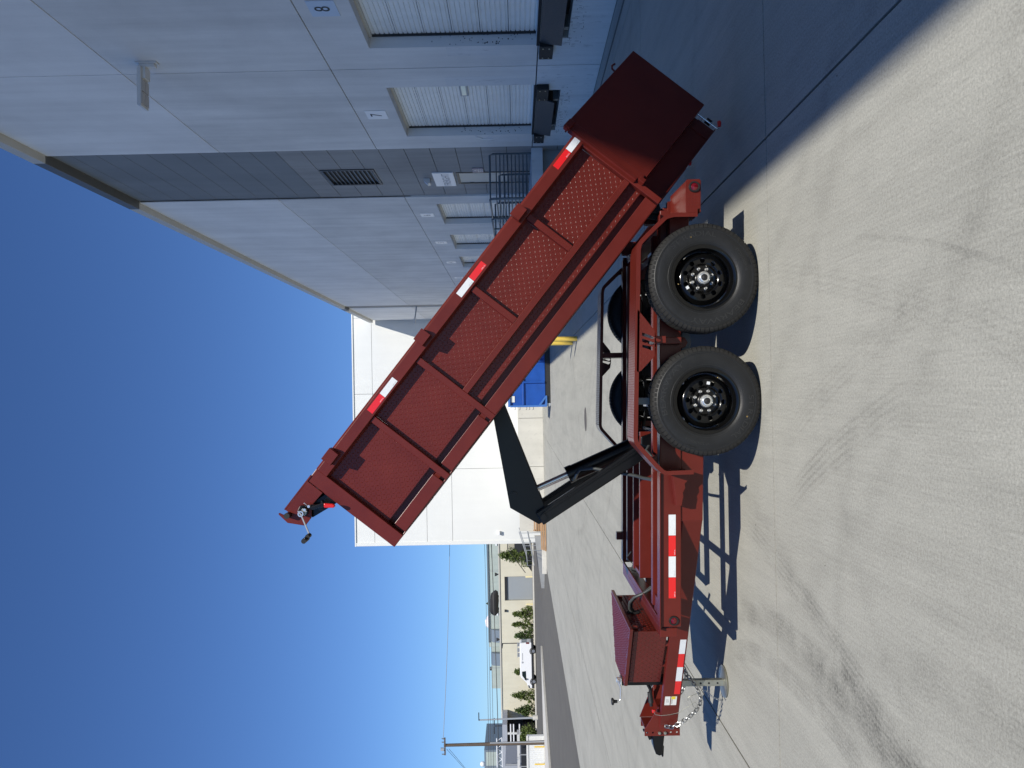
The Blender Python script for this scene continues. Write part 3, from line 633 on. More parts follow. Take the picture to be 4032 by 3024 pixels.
part('lean_to', MB().prism([(128-1.2, 4.6), (128, 4.6), (128, 7.0), (127.2, 6.4)], -41.0, -39.0, 'x'), M['bluegrey'], o)
part('lean_to', MB().prism([(128-1.2, 4.6), (128, 4.6), (128, 6.9), (127.2, 6.6)], -44.8, -42.8, 'x'), M['bluegrey'], o)
for x in (-25.2, -36.7): part('wall_lamp', MB().box(x, x+0.35, 127.6, 127.98, 5.6, 5.85), M['sign'], o)
o = part('roof_fan', MB().lathe([(0.001, 0.3), (0.25, 0.3), (0.35, 0.15), (0.25, 0.0)], 14, 'z', (-46.1, 129.5, 6.9)), M['dark'], smooth=40); tag(o, 'small dark round fan on the green building roof', 'roof fan')

# dark outside stair by the white building, seen left of its corner
o = thing('outside_stair', 'dark steel outside stair against the beige wall beside the white building', 'stairs', (-21, 106, 0))
part('stringer', MB().add([(-19.5, 106, 2.55), (-21.3, 106, 2.55), (-24.6, 106, 0.2), (-19.5, 106, 0.2), (-19.5, 106.3, 2.55), (-21.3, 106.3, 2.55), (-24.6, 106.3, 0.2), (-19.5, 106.3, 0.2)],
     [(0,1,2,3), (7,6,5,4), (0,4,5,1), (1,5,6,2), (2,6,7,3), (3,7,4,0)]), M['dark'], o)
rl = part('guard_rail', MB().cyl((-19.5, 106, 3.5), (-21.4, 106, 3.5), 0.05, 6).cyl((-21.4, 106, 3.5), (-24.7, 106, 1.1), 0.05, 6), M['dark'], o)
bm_ = MB().box(-0.025, 0.025, -0.02, 0.02, 0, 0.95).mesh('baluster', M['dark'])
for i in range(12): part('baluster', bm_, None, rl, world=Matrix.Translation((-19.7-0.15*i, 106, 2.55)))

# kerbs / verge
part('verge', MB().box(-60, -14, 103.2, 109.9, -0.006, 0.10), M['earth'], kind='structure')
part('kerb', MB().box(-60, -14, 102.9, 103.2, -0.006, 0.17), M['stone'], kind='structure')
part('traffic_island', MB().add([(-21.8, 66.5, 0), (-24.5, 50, 0), (-30, 46, 0), (-30, 62, 0), (-21.8, 66.5, .14), (-24.5, 50, .14), (-30, 46, .14), (-30, 62, .14)], [(4,5,6,7), (0,1,5,4), (1,2,6,5), (2,3,7,6), (3,0,4,7)]), M['stone'], kind='structure')

# ------------------------------------------------------------------ trees
def foliage(h, w_, n, rs, shape='cone', seed=1):
    rd_ = random.Random(seed); mb = MB()
    # crown built of boughs: tufts spread around the axis
    tufts = []
    nt_ = int(n/14)
    for i in range(nt_):
        t = rd_.random()**0.8
        env = (1-t)**0.8*(0.55+0.45*min(1, t*6)) if shape == 'cone' else math.sqrt(max(0.02, 1-(2*t-0.9)**2))
        a = rd_.uniform(0, 6.283); rr_ = w_*env*math.sqrt(rd_.random())*rd_.uniform(.75, 1.12)
        tufts.append((rr_*math.cos(a), rr_*math.sin(a), h*(0.05+0.95*t)+rd_.uniform(-.03, .03)*h))
    for (cx, cy, cz) in tufts:
        sp = w_*rd_.uniform(.10, .20)
        for k in range(14):
            x = cx+rd_.gauss(0, sp*.6); y = cy+rd_.gauss(0, sp*.6); z = max(0.03, cz+rd_.gauss(0, sp*.75))
            s_ = rs*rd_.uniform(.6, 1.3); u = Vector((rd_.gauss(0,1), rd_.gauss(0,1), rd_.gauss(0,1))).normalized(); v_ = u.orthogonal().normalized(); ww = u.cross(v_)
            p = Vector((x, y, z)); v_, ww = v_*s_, ww*s_*.55
            mb.add([tuple(p-v_), tuple(p+ww), tuple(p+v_), tuple(p-ww)], [(0,1,2,3)])
    return mb
def tree(x, y, h, w_, label, mt='leaf', n=1700, shape='cone', seed=1, group='conifers along the beige building', lean=0):
    o = thing('tree', label, 'tree', (x, y, 0), 0, group); wd = Matrix.Translation((x, y, 0))
    part('trunk', MB().tube([(0,0,-0.05), (0.02,0,h*.4), (0,0.02,h*.85)], [h*.035, h*.025, h*.008], 7), M['bark'], o, world=wd)
    for k in range(4):
        a = k*1.7+seed; part('limb', MB().cyl((0,0,h*(.15+.13*k)), (w_*.5*math.cos(a), w_*.5*math.sin(a), h*(.25+.13*k)), h*.012, 5), M['bark'], o, world=wd)
    part('crown', foliage(h, w_, n, 0.13, shape, seed), M[mt], o, world=wd)
    return o
tree(-22.5, 107, 4.2, 2.1, 'large bushy conifer beside the white building corner', n=3600, seed=3)
tree(-30.6, 107, 2.75, 1.15, 'first of three small conifers left of the roller door', n=1500, seed=4)
tree(-32.1, 107, 2.9, 1.05, 'second of three small conifers, slim with a pointed top', n=1300, seed=5)
tree(-33.6, 107, 2.55, 1.25, 'third small conifer, just right of the white van', mt='leaf2', n=1500, seed=6)
tree(-38.6, 107, 2.75, 1.0, 'conifer rising behind the front of the white van', n=1500, seed=8)
tree(-41.9, 107, 3.05, 1.15, 'narrow conifer left of the white van', n=1500, seed=9)
tree(-43.9, 107, 2.6, 1.35, 'dark conifer between two paler ones by the building end', mt='leaf2', n=1500, seed=10)
tree(-46.0, 103, 2.2, 1.7, 'broad pale bush behind the light pole', n=3000, shape='round', seed=11)
tree(-35.9, 132, 7.6, 1.0, 'far dark treetop peeking over the green building', mt='leaf2', n=900, seed=12)
o = part('dry_bush', foliage(0.8, 0.7, 700, 0.09, 'round', 14), M['leaf2'], world=Matrix.Translation((-33.2, 70, 0))); tag(o, 'small round bush on the kerb island', 'bush')
# ------------------------------------------------------------------ van
o = thing('van', 'white panel van with roof rack parked side on by the beige building', 'van', (-34.4, 98, 0))
vp = [(2.75, 0.42), (2.80, 0.75), (2.70, 1.95), (2.55, 2.06), (-1.15, 2.06), (-1.55, 1.93), (-2.15, 1.28), (-2.72, 1.05), (-2.83, 0.85), (-2.83, 0.45)]
wdv = Matrix.Translation((-34.4, 98.4, 0)) @ Matrix.Rotation(R(4), 4, 'Z')
part('body', MB().prism(vp, -0.98, 0.98, 'y'), M['vanwhite'], o, bevel=0.09, seg=3, world=wdv)
part('sill', MB().box(-2.85, 2.86, -0.99, 0.99, 0.30, 0.62), M['dark'], o, bevel=0.04, world=wdv)
part('side_window', MB().prism([(-0.72, 1.33), (-0.78, 1.82), (-1.28, 1.80), (-1.95, 1.30)], -1.0, -0.96, 'y'), M['glass'], o, world=wdv)
part('windscreen', MB().prism([(-1.50, 1.93), (-2.14, 1.29), (-2.10, 1.26), (-1.46, 1.9)], -0.85, 0.85, 'y'), M['glass'], o, world=wdv)
part('rear_window', MB().box(2.76, 2.80, -0.8, -0.1, 1.25, 1.8).box(2.76, 2.80, 0.1, 0.8, 1.25, 1.8), M['greydoor'], o, world=wdv)
part('taillight', MB().box(2.62, 2.80, -1.0, -0.9, 0.85, 1.25), M['lens'], o, world=wdv)
part('headlight', MB().prism([(-2.82, 0.98), (-2.45, 1.1), (-2.5, 0.9), (-2.84, 0.86)], -1.0, -0.9, 'y'), M['glass'], o, world=wdv)
part('mirror', MB().box(-1.75, -1.6, -1.2, -0.98, 1.25, 1.5), M['dark'], o, world=wdv)
part('side_logo', MB().cyl((0.35, -0.995, 1.72), (0.35, -0.985, 1.72), 0.13, 14).box(0.6, 1.5, -0.995, -0.985, 1.68, 1.76), M['greyink'], o, world=wdv)
wmsh = MB().lathe([(0.001, -0.12), (0.2, -0.12), (0.24, -0.14), (0.33, -0.13), (0.355, -0.06), (0.355, 0.1), (0.001, 0.1)], 24, 'y').mesh('wheel', M['tread'], 40)
rmsh = MB().lathe([(0.001, -0.135), (0.06, -0.15), (0.08, -0.125), (0.19, -0.125), (0.205, -0.142)], 20, 'y').mesh('rim', M['wheelsilver'], 40)
for x in (-2.02, 1.72):
    for y, rz in ((-0.88, 0), (0.88, math.pi)):
        ww = wdv @ Matrix.Translation((x, y, 0.355)) @ Matrix.Rotation(rz, 4, 'Z')
        wo_ = part('wheel', wmsh, None, o, world=ww); part('rim', rmsh, None, wo_, world=ww)
    if True: part('wheel_arch', MB().tube([(x+0.44*math.cos(a), -0.995, 0.355+0.44*math.sin(a)) for a in [math.pi*i/8 for i in range(9)]], 0.05, 5), M['dark'], o, world=wdv)
rk = part('roof_rack', MB().box(0.9, 2.4, -0.85, -0.8, 2.32, 2.37).box(0.9, 2.4, 0.8, 0.85, 2.32, 2.37), M['galvlight'], o, world=wdv)
for x in (1.0, 1.6, 2.3): part('rack_bar', MB().box(x, x+0.05, -0.85, 0.85, 2.06, 2.32), M['galvlight'], rk, world=wdv)

# ------------------------------------------------------------------ poles, wires
o = thing('utility_pole', 'tall brown wooden utility pole with crossarm and wires at left edge', 'utility pole', (-27.4, 60.5, 0))
UY = 60.5; UX = -27.45
part('pole', MB().tube([(UX+0.08, UY, 0), (UX, UY, 8.0)], [0.155, 0.115], 12), M['wood'], o, smooth=60)
ca = part('crossarm', MB().box(UX-0.72, UX+0.62, UY-0.14, UY-0.04, 7.86, 7.97), M['wood'], o)
for x in (-0.66, -0.36, 0.28, 0.56): part('insulator', MB().lathe([(0.001, 0.2), (0.04, 0.19), (0.05, 0.12), (0.035, 0.1), (0.05, 0.05), (0.02, 0.0)], 10, 'z', (UX+x, UY-0.09, 7.97)), M['bluegrey'], ca)
part('transformer_bracket', MB().box(UX-0.35, UX-0.15, UY-0.2, UY-0.05, 8.0, 8.25), M['galvlight'], o)
part('conduit', MB().cyl((UX+0.2, UY-0.1, 0), (UX+0.16, UY-0.1, 4.4), 0.045, 8), M['galvlight'], o)
def wire(p0, p1, sag, r, label, n=14, mt='dark'):
    pts = [tuple(Vector(p0).lerp(Vector(p1), t/n) + Vector((0,0,-4*sag*(t/n)*(1-t/n)))) for t in range(n+1)]
    tag(part('power_line', MB().tube(pts, r, 5), M[mt]), label, 'cable', 'overhead lines')
wire((UX+0.4, UY, 8.05), (-5.0, 78.0, 8.75), 0.25, 0.02, 'highest single wire running from the pole crossarm to the right', mt='fence')
for i, (zz1, dz, lb) in enumerate(((5.15, 0.0, 'uppermost of the middle bundle of overhead wires'), (4.95, 0.0, 'second of the middle bundle of overhead wires'), (4.72, 0, 'third of the middle bundle of overhead wires'), (4.35, 0, 'lowest heavy black overhead wire'))):
    wire((-42, 70, zz1-0.1+(-0.25 if i == 3 else 0)), (-10.5, 76, zz1+(0.15 if i < 3 else 0.35)), 0.12, 0.018 if i < 3 else 0.035, lb)
wire((UX-0.3, UY, 7.8), (-44, 84, 5.6), 0.1, 0.014, 'upper of two guy wires sloping down left from the pole')
wire((UX-0.3, UY, 7.6), (-44.5, 84, 5.3), 0.1, 0.014, 'lower of two guy wires sloping down left from the pole')
o = thing('street_light', 'grey street light pole with a single short arm standing left of the beige building', 'street light', (-39.9, 95, 0))
part('pole', MB().tube([(-39.9, 95, 0), (-40.1, 95, 7.25)], [0.13, 0.08], 10), M['galvlight'], o, smooth=60)
part('base', MB().cyl((-39.9, 95, 0), (-39.9, 95, 0.6), 0.3, 12), M['stone'], o)
part('lamp_head', MB().box(-40.1, -39.2, 94.85, 95.15, 7.18, 7.28), M['dark'], o, bevel=0.03)
o = thing('parking_light', 'thin dark pole light rising behind the white van', 'street light', (-32.9, 105, 0))
part('pole', MB().cyl((-34.0, 105, 0), (-34.0, 105, 4.45), 0.06, 8), M['dark'], o)
part('lamp_head', MB().prism([(-34.05, 4.5), (-34.65, 4.5), (-34.65, 4.42), (-34.05, 4.32)], 104.9, 105.1, 'y'), M['dark'], o)
o = thing('twin_lamp', 'distant dark twin-headed pole lamp left of the street light', 'street light', (-46, 110, 0))
part('pole', MB().cyl((-47.3, 110, 0), (-47.3, 110, 5.9), 0.08, 8), M['dark'], o)
part('lamp_head', MB().box(-48.4, -47.45, 109.9, 110.1, 5.85, 5.98).box(-47.15, -46.2, 109.9, 110.1, 5.85, 5.98), M['dark'], o)

# ------------------------------------------------------------------ industrial cluster, far left
o = thing('shipping_container', 'white corrugated container behind two yellow posts at left edge', 'container', (-29, 62, 0))
part('body', MB().box(-29.8, -27.1, 61.05, 61.35, 0.1, 1.5), M['container'], o)
crm = MB().box(0, 0.05, -0.03, 0.0, 0.2, 1.4).mesh('corrugation', M['container'])
for i in range(16): part('corrugation', crm, None, o, world=Matrix.Translation((-29.7+0.16*i, 61.05, 0)))
part('frame', MB().box(-29.85, -27.05, 60.98, 61.04, 1.4, 1.55).box(-29.85, -27.05, 60.98, 61.04, 0.05, 0.2), M['lamp'], o)
for x, lb in ((-27.6, 'right yellow post in front of the white container'), (-28.95, 'left yellow post in front of the white container')):
    tag(part('bollard', MB().lathe([(0.001, 0.95), (0.05, 0.93), (0.06, 0.9), (0.06, 0)], 10, 'z', (x, 60.3, 0)), M['yellow']), lb, 'bollard', 'yellow posts by the container')
o = thing('fuel_shed', 'dark open industrial bay with white beams and grey sheet roofs at left', 'building', (-50, 100, 0))
part('back', MB().box(-62, -45.2, 112, 113, 0, 4.3), M['dark'], o)
part('roof_sheet', MB().box(-62, -45.0, 105, 112, 4.0, 4.65), M['sheetgrey'], o)
for z in (3.45, 3.05, 2.25): part('beam', MB().box(-62, -44.9, 104.8, 105, z, z+0.15), M['sign'], o)
for x in (-46.2, -49.6, -53.0, -56.4): part('column', MB().box(x, x+0.22, 104.7, 104.95, 0, 3.95), M['lamp'], o)
part('lower_bay', MB().box(-62, -46.8, 108, 111, 0, 1.9), M['dark'], o)
part('silo', MB().cyl((-52, 106.5, 1.9), (-52, 106.5, 2.9), 1.1, 20), M['dark'], o)
o = thing('glass_tower', 'blue-green glazed block rising behind the utility pole', 'building', (-58, 125, 0))
part('block', MB().box(-72, -57.6, 125, 135, 0, 8.2), M['bluegrey'], o)
for i in range(5): part('window', MB().box(-70.5+2.6*i, -68.3+2.6*i, 124.95, 125, 6.2, 7.9), M['green'], o)
part('roof_vent', MB().ball((-60.3, 126, 8.55), 0.42), M['sign'], o, smooth=60)
o = thing('roof_truss', 'white lattice truss in front of the glazed block', 'truss', (-52, 118, 6))
part('chord', MB().box(-57.0, -52.6, 117.9, 118.1, 5.85, 5.98).box(-57.0, -52.6, 117.9, 118.1, 5.05, 5.18), M['sign'], o)
for i in range(4): part('web', MB().tube([(-56.9+1.1*i, 118, 5.1), (-56.35+1.1*i, 118, 5.9), (-55.8+1.1*i, 118, 5.1)], 0.05, 5), M['sign'], o)
o = thing('yard_fence', 'dark slatted yard fence below the industrial bay', 'fence', (-33, 66, 0))
for i in range(9): part('fence_panel', MB().box(-38.8+1.0*i, -37.86+1.0*i, 66, 66.06, 0.05, 2.0), M['dark'], o)
for i in range(10): part('post', MB().box(-38.88+1.0*i, -38.8+1.0*i, 65.95, 66.1, 0, 2.15), M['fence'], o)
o = thing('grey_shed', 'grey corrugated lean-to shed at the far left edge', 'shed', (-36, 75, 0))
part('wall', MB().box(-42, -36.1, 75, 80, 0, 3.6), M['sheetgrey'], o)
for i in range(14): part('corrugation', MB().box(-41.9+0.45*i, -41.75+0.45*i, 74.95, 75, 2.3, 3.55), M['fence'], o)
part('canopy', MB().box(-38, -30.9, 70.0, 71, 2.12, 2.36), M['lamp'], o)

exec_trailer = True

# ================================================================== DUMP TRAILER
YC = 6.70
tr = thing('dump_trailer', 'dark red tandem axle dump trailer with its bed raised and rear doors open', 'trailer', (0.35, YC, 0))
def nose(x, y, z): return (x, y, z - 0.0205*(x+0.9))       # the frame sits a touch nose-up
def mir(xf):                                                # mirror across the trailer's centre line
    return lambda x, y, z: (lambda p: (p[0], 2*YC-p[1], p[2]))(xf(x, y, z))
RED = M['red']

# ---- lugs of the tread plate
def lugs(mb, a0, a1, b0, b1, pitch, place, size=None, h=0.0016, inside=None):
    sz = size or pitch*0.52; k = 0
    a = a0+pitch*.5; i = 0
    while a < a1:
        b = b0+pitch*.5; j = 0
        while b < b1:
            an = R(45) if (i+j) % 2 else R(-45)
            if inside is None or inside(a, b):
                ca, sa = math.cos(an), math.sin(an); l_, w_ = sz, sz*.30
                vs = [(l_, 0, 0), (0, w_, 0), (-l_, 0, 0), (0, -w_, 0), (l_*.35, 0, h), (-l_*.35, 0, h)]
                mb.add([place(a+p*ca-q*sa, b+p*sa+q*ca, r_) for p, q, r_ in vs], [(0,1,4), (1,2,5,4), (2,3,5), (3,0,4,5)], ident)
            b += pitch; j += 1
        a += pitch; i += 1

# ---- frame
fr = part('frame_rail', MB(nose).box(-1.74, 1.33, 5.68, 5.735, 0.532, 0.687), RED, tr, bevel=0.006)
part('frame_rail', MB(mir(nose)).box(-1.70, 1.33, 5.68, 5.735, 0.532, 0.687), RED, tr, bevel=0.006)
part('rail_flange', MB(nose).box(-1.76, 1.30, 5.655, 5.76, 0.687, 0.694), RED, tr, bevel=0.002, seg=1)
part('rail_flange', MB(mir(nose)).box(-1.68, 1.30, 5.655, 5.76, 0.687, 0.694), RED, tr, bevel=0.002, seg=1)
part('inner_stringer', MB(nose).box(-1.66, 1.2, 5.975, 6.045, 0.58, 0.690), RED, tr, bevel=0.004)
part('inner_stringer', MB(nose).box(-1.62, 1.2, 7.35, 7.42, 0.58, 0.690), RED, tr, bevel=0.004)
part('hoist_cradle', MB(nose).box(-1.60, -0.35, 6.59, 6.63, 0.50, 0.692).box(-1.60, -0.35, 6.95, 6.99, 0.50, 0.692).box(-1.60, -1.57, 6.63, 6.95, 0.50, 0.68), RED, tr, bevel=0.006)
part('front_crossmember', MB(nose).box(-1.82, -1.755, 5.70, 7.70, 0.555, 0.684).box(-1.755, -1.70, 5.70, 7.70, 0.668, 0.684), RED, tr, bevel=0.004)
for x in (-1.25, -0.45, 0.45, 1.1): part('crossmember', MB(nose).box(x, x+0.06, 5.735, 7.66, 0.535, 0.60), RED, tr, bevel=0.004)
part('bed_rest', MB(nose).box(-1.475, -1.40, 7.66, 7.72, 0.60, 0.752), RED, tr, bevel=0.004)
part('bed_rest', MB(nose).box(-1.69, -1.57, 5.70, 5.98, 0.60, 0.678), RED, tr, bevel=0.004)
for sgn, xf in ((1, nose), (-1, mir(nose))):
    part('gusset_plate', MB(xf).prism([(-0.967, 0.3715), (-0.30, 0.362), (-0.30, 0.530), (-0.967, 0.530)], 5.692, 5.704, 'y'), RED, tr, bevel=0.002, seg=1)
# weld bead under the rail
mb = MB(nose)
rw = random.Random(5)
for i in range(26):
    x = -0.96+0.016*i+rw.uniform(-.002, .002); mb.ball((x, 5.690, 0.5305), 0.0052+rw.uniform(-.001, .0015), 6)
part('weld_bead', mb, RED, tr, smooth=60)
# flame cut step bracket
part('step_bracket', MB(nose).prism([(-0.585, 0.62), (-0.84, 0.587), (-0.838, 0.548), (-0.80, 0.543), (-0.77, 0.535), (-0.745, 0.541), (-0.71, 0.522), (-0.68, 0.527), (-0.65, 0.50), (-0.615, 0.487), (-0.59, 0.49)], 5.58, 5.60, 'y')
     .prism([(-0.585, 0.625), (-0.84, 0.592), (-0.84, 0.580), (-0.585, 0.610)], 5.60, 5.68, 'y'), RED, tr, bevel=0.003)
part('rail_hook', MB(nose).prism([(-0.50, 0.75), (-0.60, 0.735), (-0.60, 0.70), (-0.47, 0.705)], 5.69, 5.71, 'y'), RED, tr, bevel=0.003)
# A-frame tongue beams
AX, AY = -0.967, 5.695; AD = Vector((-0.9076, 0.4199, 0)).normalized()
def abeam(a, b, z): # a along, b inward, z height over the beam's own bottom line
    p = Vector((AX, AY, 0)) + AD*a + Vector((0.4199, 0.9076, 0))*b
    return (p.x, p.y, 0.373 + 0.0225*a + z)
part('tongue_beam', MB(abeam).box(0.0, 2.10, 0.0, 0.055, 0.0, 0.150), RED, tr, bevel=0.006)
part('tongue_beam', MB(mir(abeam)).box(0.0, 2.10, 0.0, 0.055, 0.0, 0.150), RED, tr, bevel=0.006)
# reflective tape strips (each colour block a piece)
def tape(xf, a0, a1, z0, z1, y, mt, parent, slope=0.0):
    o = part('reflective_tape', MB(lambda x, yy, z: xf(x, yy, z)).box(a0+0.001, a1-0.001, y-0.0016, y, z0, z1), M[mt], parent)
    return o
def flat_text(body, size, xf, mt, parent, name='print', th=0.0004, flip=1):
    vs, fs = text_lists(body, size, th); mb = MB(); mb.add([xf(a*flip, c, b) for a, b, c in vs], fs); return part(name, mb, mt, parent)
for a0, a1, c in ((-1.069, -0.915, 'tapewhite'), (-1.222, -1.069, 'tapered'), (-1.376, -1.222, 'tapewhite'), (-1.530, -1.376, 'tapered')):
    t = tape(nose, a0, a1, 0.573, 0.625, 5.68, c, tr)
    flat_text('DOT-C2', 0.010, lambda a, c_, b, a0=a0: nose(a0+0.03+a, 5.6783-c_, 0.580+b), M['greyink'] if c == 'tapewhite' else M['tapewhite'], t)
for a0, a1, c in ((1.128, 1.276, 'tapewhite'), (1.276, 1.4165, 'tapered'), (1.4165, 1.567, 'tapewhite'), (1.567, 1.709, 'tapered')):
    t = tape(abeam, a0, a1, 0.012, 0.060, 0.0, c, tr)
# decals
st_ = part('sticker', MB(abeam).box(1.735, 1.830, -0.0016, 0, 0.086, 0.130), M['label'], tr)
flat_text('WARNING\nread manual\nbefore use', 0.008, lambda a, c_, b: abeam(1.7825-a, -0.0021-c_, 0.108+b), M['greyink'], st_)
st_ = part('sticker', MB(abeam).box(1.735, 1.830, -0.0016, 0, 0.032, 0.078), M['label'], tr)
part('warning_panel', MB(abeam).box(1.735, 1.765, -0.0022, -0.0017, 0.044, 0.076), M['labelyellow'], st_)
flat_text('CAUTION', 0.011, lambda a, c_, b: abeam(1.79-a, -0.0023-c_, 0.07+b), M['ink'], st_)
# marker lights
def marker(cx, cy, cz, xf, parent, ro=0.036, ri=0.023):
    o = part('marker_light', MB(xf).lathe([(ri, -0.006), (ri+0.003, -0.012), (ro-0.004, -0.012), (ro, -0.004), (ro, 0.006)], 32, 'y', (cx, cy, cz)), M['blackrubber'], parent, smooth=50)
    part('lens', MB(xf).lathe([(0.0005, -0.014), (ri*.6, -0.013), (ri, -0.007), (ri, 0.0)], 28, 'y', (cx, cy, cz)), M['lens'], o, smooth=50)
marker(-1.693, 5.678, 0.588, nose, tr)

# ---- near and far fenders: continuous band bent over both wheels, with the cut-out plate
FO = [(1.246, 0.430), (1.247, 0.600), (1.232, 0.660), (1.10, 0.800), (1.048, 0.850), (1.00, 0.864), (-0.345, 0.914), (-0.385, 0.900), (-0.540, 0.765), (-0.585, 0.720), (-0.596, 0.690), (-0.592, 0.496)]
def offset_path(path, d):
    out = []
    for i in range(len(path)):
        a = Vector(path[max(0, i-1)]); b = Vector(path[min(len(path)-1, i+1)]); t = (b-a).normalized(); n_ = Vector((t.y, -t.x))
        p = Vector(path[i]) - n_*d
        out.append((p.x, p.y))
    return out
def round_path(p, r=0.02):
    out = [p[0]]
    for i in range(1, len(p)-1):
        a, b, c = Vector(p[i-1]), Vector(p[i]), Vector(p[i+1])
        u = (a-b); v_ = (c-b); rr = min(r, u.length*.45, v_.length*.45); u.normalize(); v_.normalize()
        p0 = b+u*rr; p2 = b+v_*rr
        for k in range(4):
            t = k/3; q = p0*(1-t)**2 + b*2*t*(1-t) + p2*t*t; out.append((q.x, q.y))
    out.append(p[-1]); return out
FOr = round_path(FO); FIr = offset_path(FOr, -0.030); FTr = offset_path(FOr, -0.006)
if FIr[len(FIr)//2][1] > FOr[len(FOr)//2][1]: FIr = offset_path(FOr, 0.030); FTr = offset_path(FOr, 0.006)
LET = [  # cut-out emblem (three slanted blades with two bars)
    [(0.409, 0.838), (0.372, 0.742), (0.360, 0.764), (0.386, 0.838)],
    [(0.366, 0.838), (0.332, 0.742), (0.316, 0.764), (0.330, 0.800), (0.338, 0.800), (0.338, 0.808), (0.333, 0.812), (0.344, 0.838)],
    [(0.322, 0.838), (0.302, 0.742), (0.280, 0.770), (0.292, 0.800), (0.304, 0.838)]]
for near in (True, False):
    xf = ident if near else mir(ident)
    fd_ = part('fender', MB(xf).prism(FOr + FTr[::-1], 5.405, 5.695, 'y'), RED, tr, smooth=30, bevel=0.0)
    part('fender_lip', MB(xf).prism(FOr + FIr[::-1], 5.400, 5.405, 'y'), RED, fd_, smooth=30)
    part('inner_lip', MB(xf).prism(FOr + FIr[::-1], 5.695, 5.700, 'y'), RED, fd_, smooth=30)
    # plate between the wheels, with the emblem cut through
    outer = [(0.560, 0.856), (0.425, 0.752), (0.418, 0.748), (0.245, 0.752), (0.238, 0.756), (0.140, 0.850), (0.13, 0.872), (0.14, 0.880), (0.57, 0.866)]
    vs, fs = curve_mesh([outer]+LET, 0.005)
    ep = MB(xf); ep.add([(a, 5.4025+c, b) for a, b, c in vs], fs)
    part('emblem_plate', ep, RED, fd_)
    # relief: tread-plate lugs on top and on the plate face
    lg = MB()
    def top_place(a, b, h_, xf=xf): return xf(a, b, 0.9005 - 0.0372*(a+0.02) + h_ + 0.0005)
    lugs(lg, -0.34, 1.0, 5.41, 5.692, 0.018, top_place, h=0.0016)
    def slope_r(a, b, h_, xf=xf): # rear slope
        t = a; return xf(1.054+(1.225-1.054)*t+h_*.75, b, 0.846+(0.667-0.846)*t+h_*.7)
    if near:
        def facep(a, b, h_): return (a, 5.400-h_, b)
        def ins(a, b):
            if not (0.155 < a < 0.55 and 0.755 < b < 0.868): return False
            if a > 0.42 and b < 0.752+(a-0.42)*0.80: return False
            if a < 0.245 and b < 0.76+(0.245-a)*1.0: return False
            return not (0.27 < a < 0.42 and b < 0.845)
        lugs(lg, 0.14, 0.56, 0.75, 0.87, 0.022, facep, h=0.0016, inside=ins)
    part('tread_relief', lg, RED, fd_, kind='stuff')
# fender brackets
part('fender_bracket', MB().box(0.335, 0.385, 5.45, 5.66, 0.66, 0.745).box(0.335, 0.385, 5.60, 5.68, 0.52, 0.66), RED, tr, bevel=0.004)
part('fender_bracket', MB(mir(ident)).box(0.335, 0.385, 5.50, 5.70, 0.52, 0.86), RED, tr, bevel=0.004)
part('fender_bracket', MB().box(-0.10, -0.05, 5.50, 5.72, 0.70, 0.895), M['galv'], tr, bevel=0.004)
part('rear_outrigger', MB(nose).box(1.12, 1.243, 5.56, 5.70, 0.50, 0.64), RED, tr, bevel=0.004)
part('rear_outrigger', MB(mir(nose)).box(1.12, 1.243, 5.56, 5.70, 0.50, 0.64), RED, tr, bevel=0.004)
# tail light boxes
for near in (True, False):
    xf = ident if near else mir(ident)
    tb = part('tail_light_box', MB(xf).prism([(1.246, 0.430), (1.270, 0.428), (1.272, 0.408), (1.468, 0.402), (1.481, 0.412), (1.479, 0.500), (1.465, 0.512), (1.246, 0.512)], 5.400, 5.408, 'y')
        .box(1.25, 1.475, 5.408, 5.70, 0.405, 0.412).add([(1.47, 5.408, 0.507), (1.25, 5.408, 0.507), (1.25, 5.62, 0.575), (1.415, 5.62, 0.575)], [(0,1,2,3)]).box(1.27, 1.40, 5.70, 5.76, 0.40, 0.58), RED, tr, bevel=0.002, seg=1)
    lg = MB(); lugs(lg, 1.29, 1.375, 0.412, 0.505, 0.022, lambda a, b, h_: xf(a, 5.4-h_, b)); part('tread_relief', lg, RED, tb, kind='stuff')
    marker(1.425, 5.398, 0.450, xf, tb, 0.040, 0.026)
part('rear_crossmember', MB(nose).box(1.25, 1.36, 5.72, 7.68, 0.53, 0.66), RED, tr, bevel=0.005)
part('bed_hinge', MB(nose).box(1.30, 1.42, 6.0, 6.08, 0.60, 0.74), RED, tr, bevel=0.004)
part('bed_hinge', MB(nose).box(1.30, 1.42, 7.32, 7.40, 0.60, 0.74), RED, tr, bevel=0.004)
for x, y in ((1.385, 5.82), (1.345, 5.86)): part('hinge_ear', MB().prism([(x-0.05, 0.60), (x+0.04, 0.62), (x+0.01, 0.70), (x-0.03, 0.72)], y, y+0.02, 'y'), M['black'], tr, bevel=0.004)

# ---- wheels
def build_wheel(c, rot, world_extra=None):
    wd = Matrix.Translation(c) @ Matrix.Rotation(rot, 4, 'Y')
    return wd
HS = 0.1175
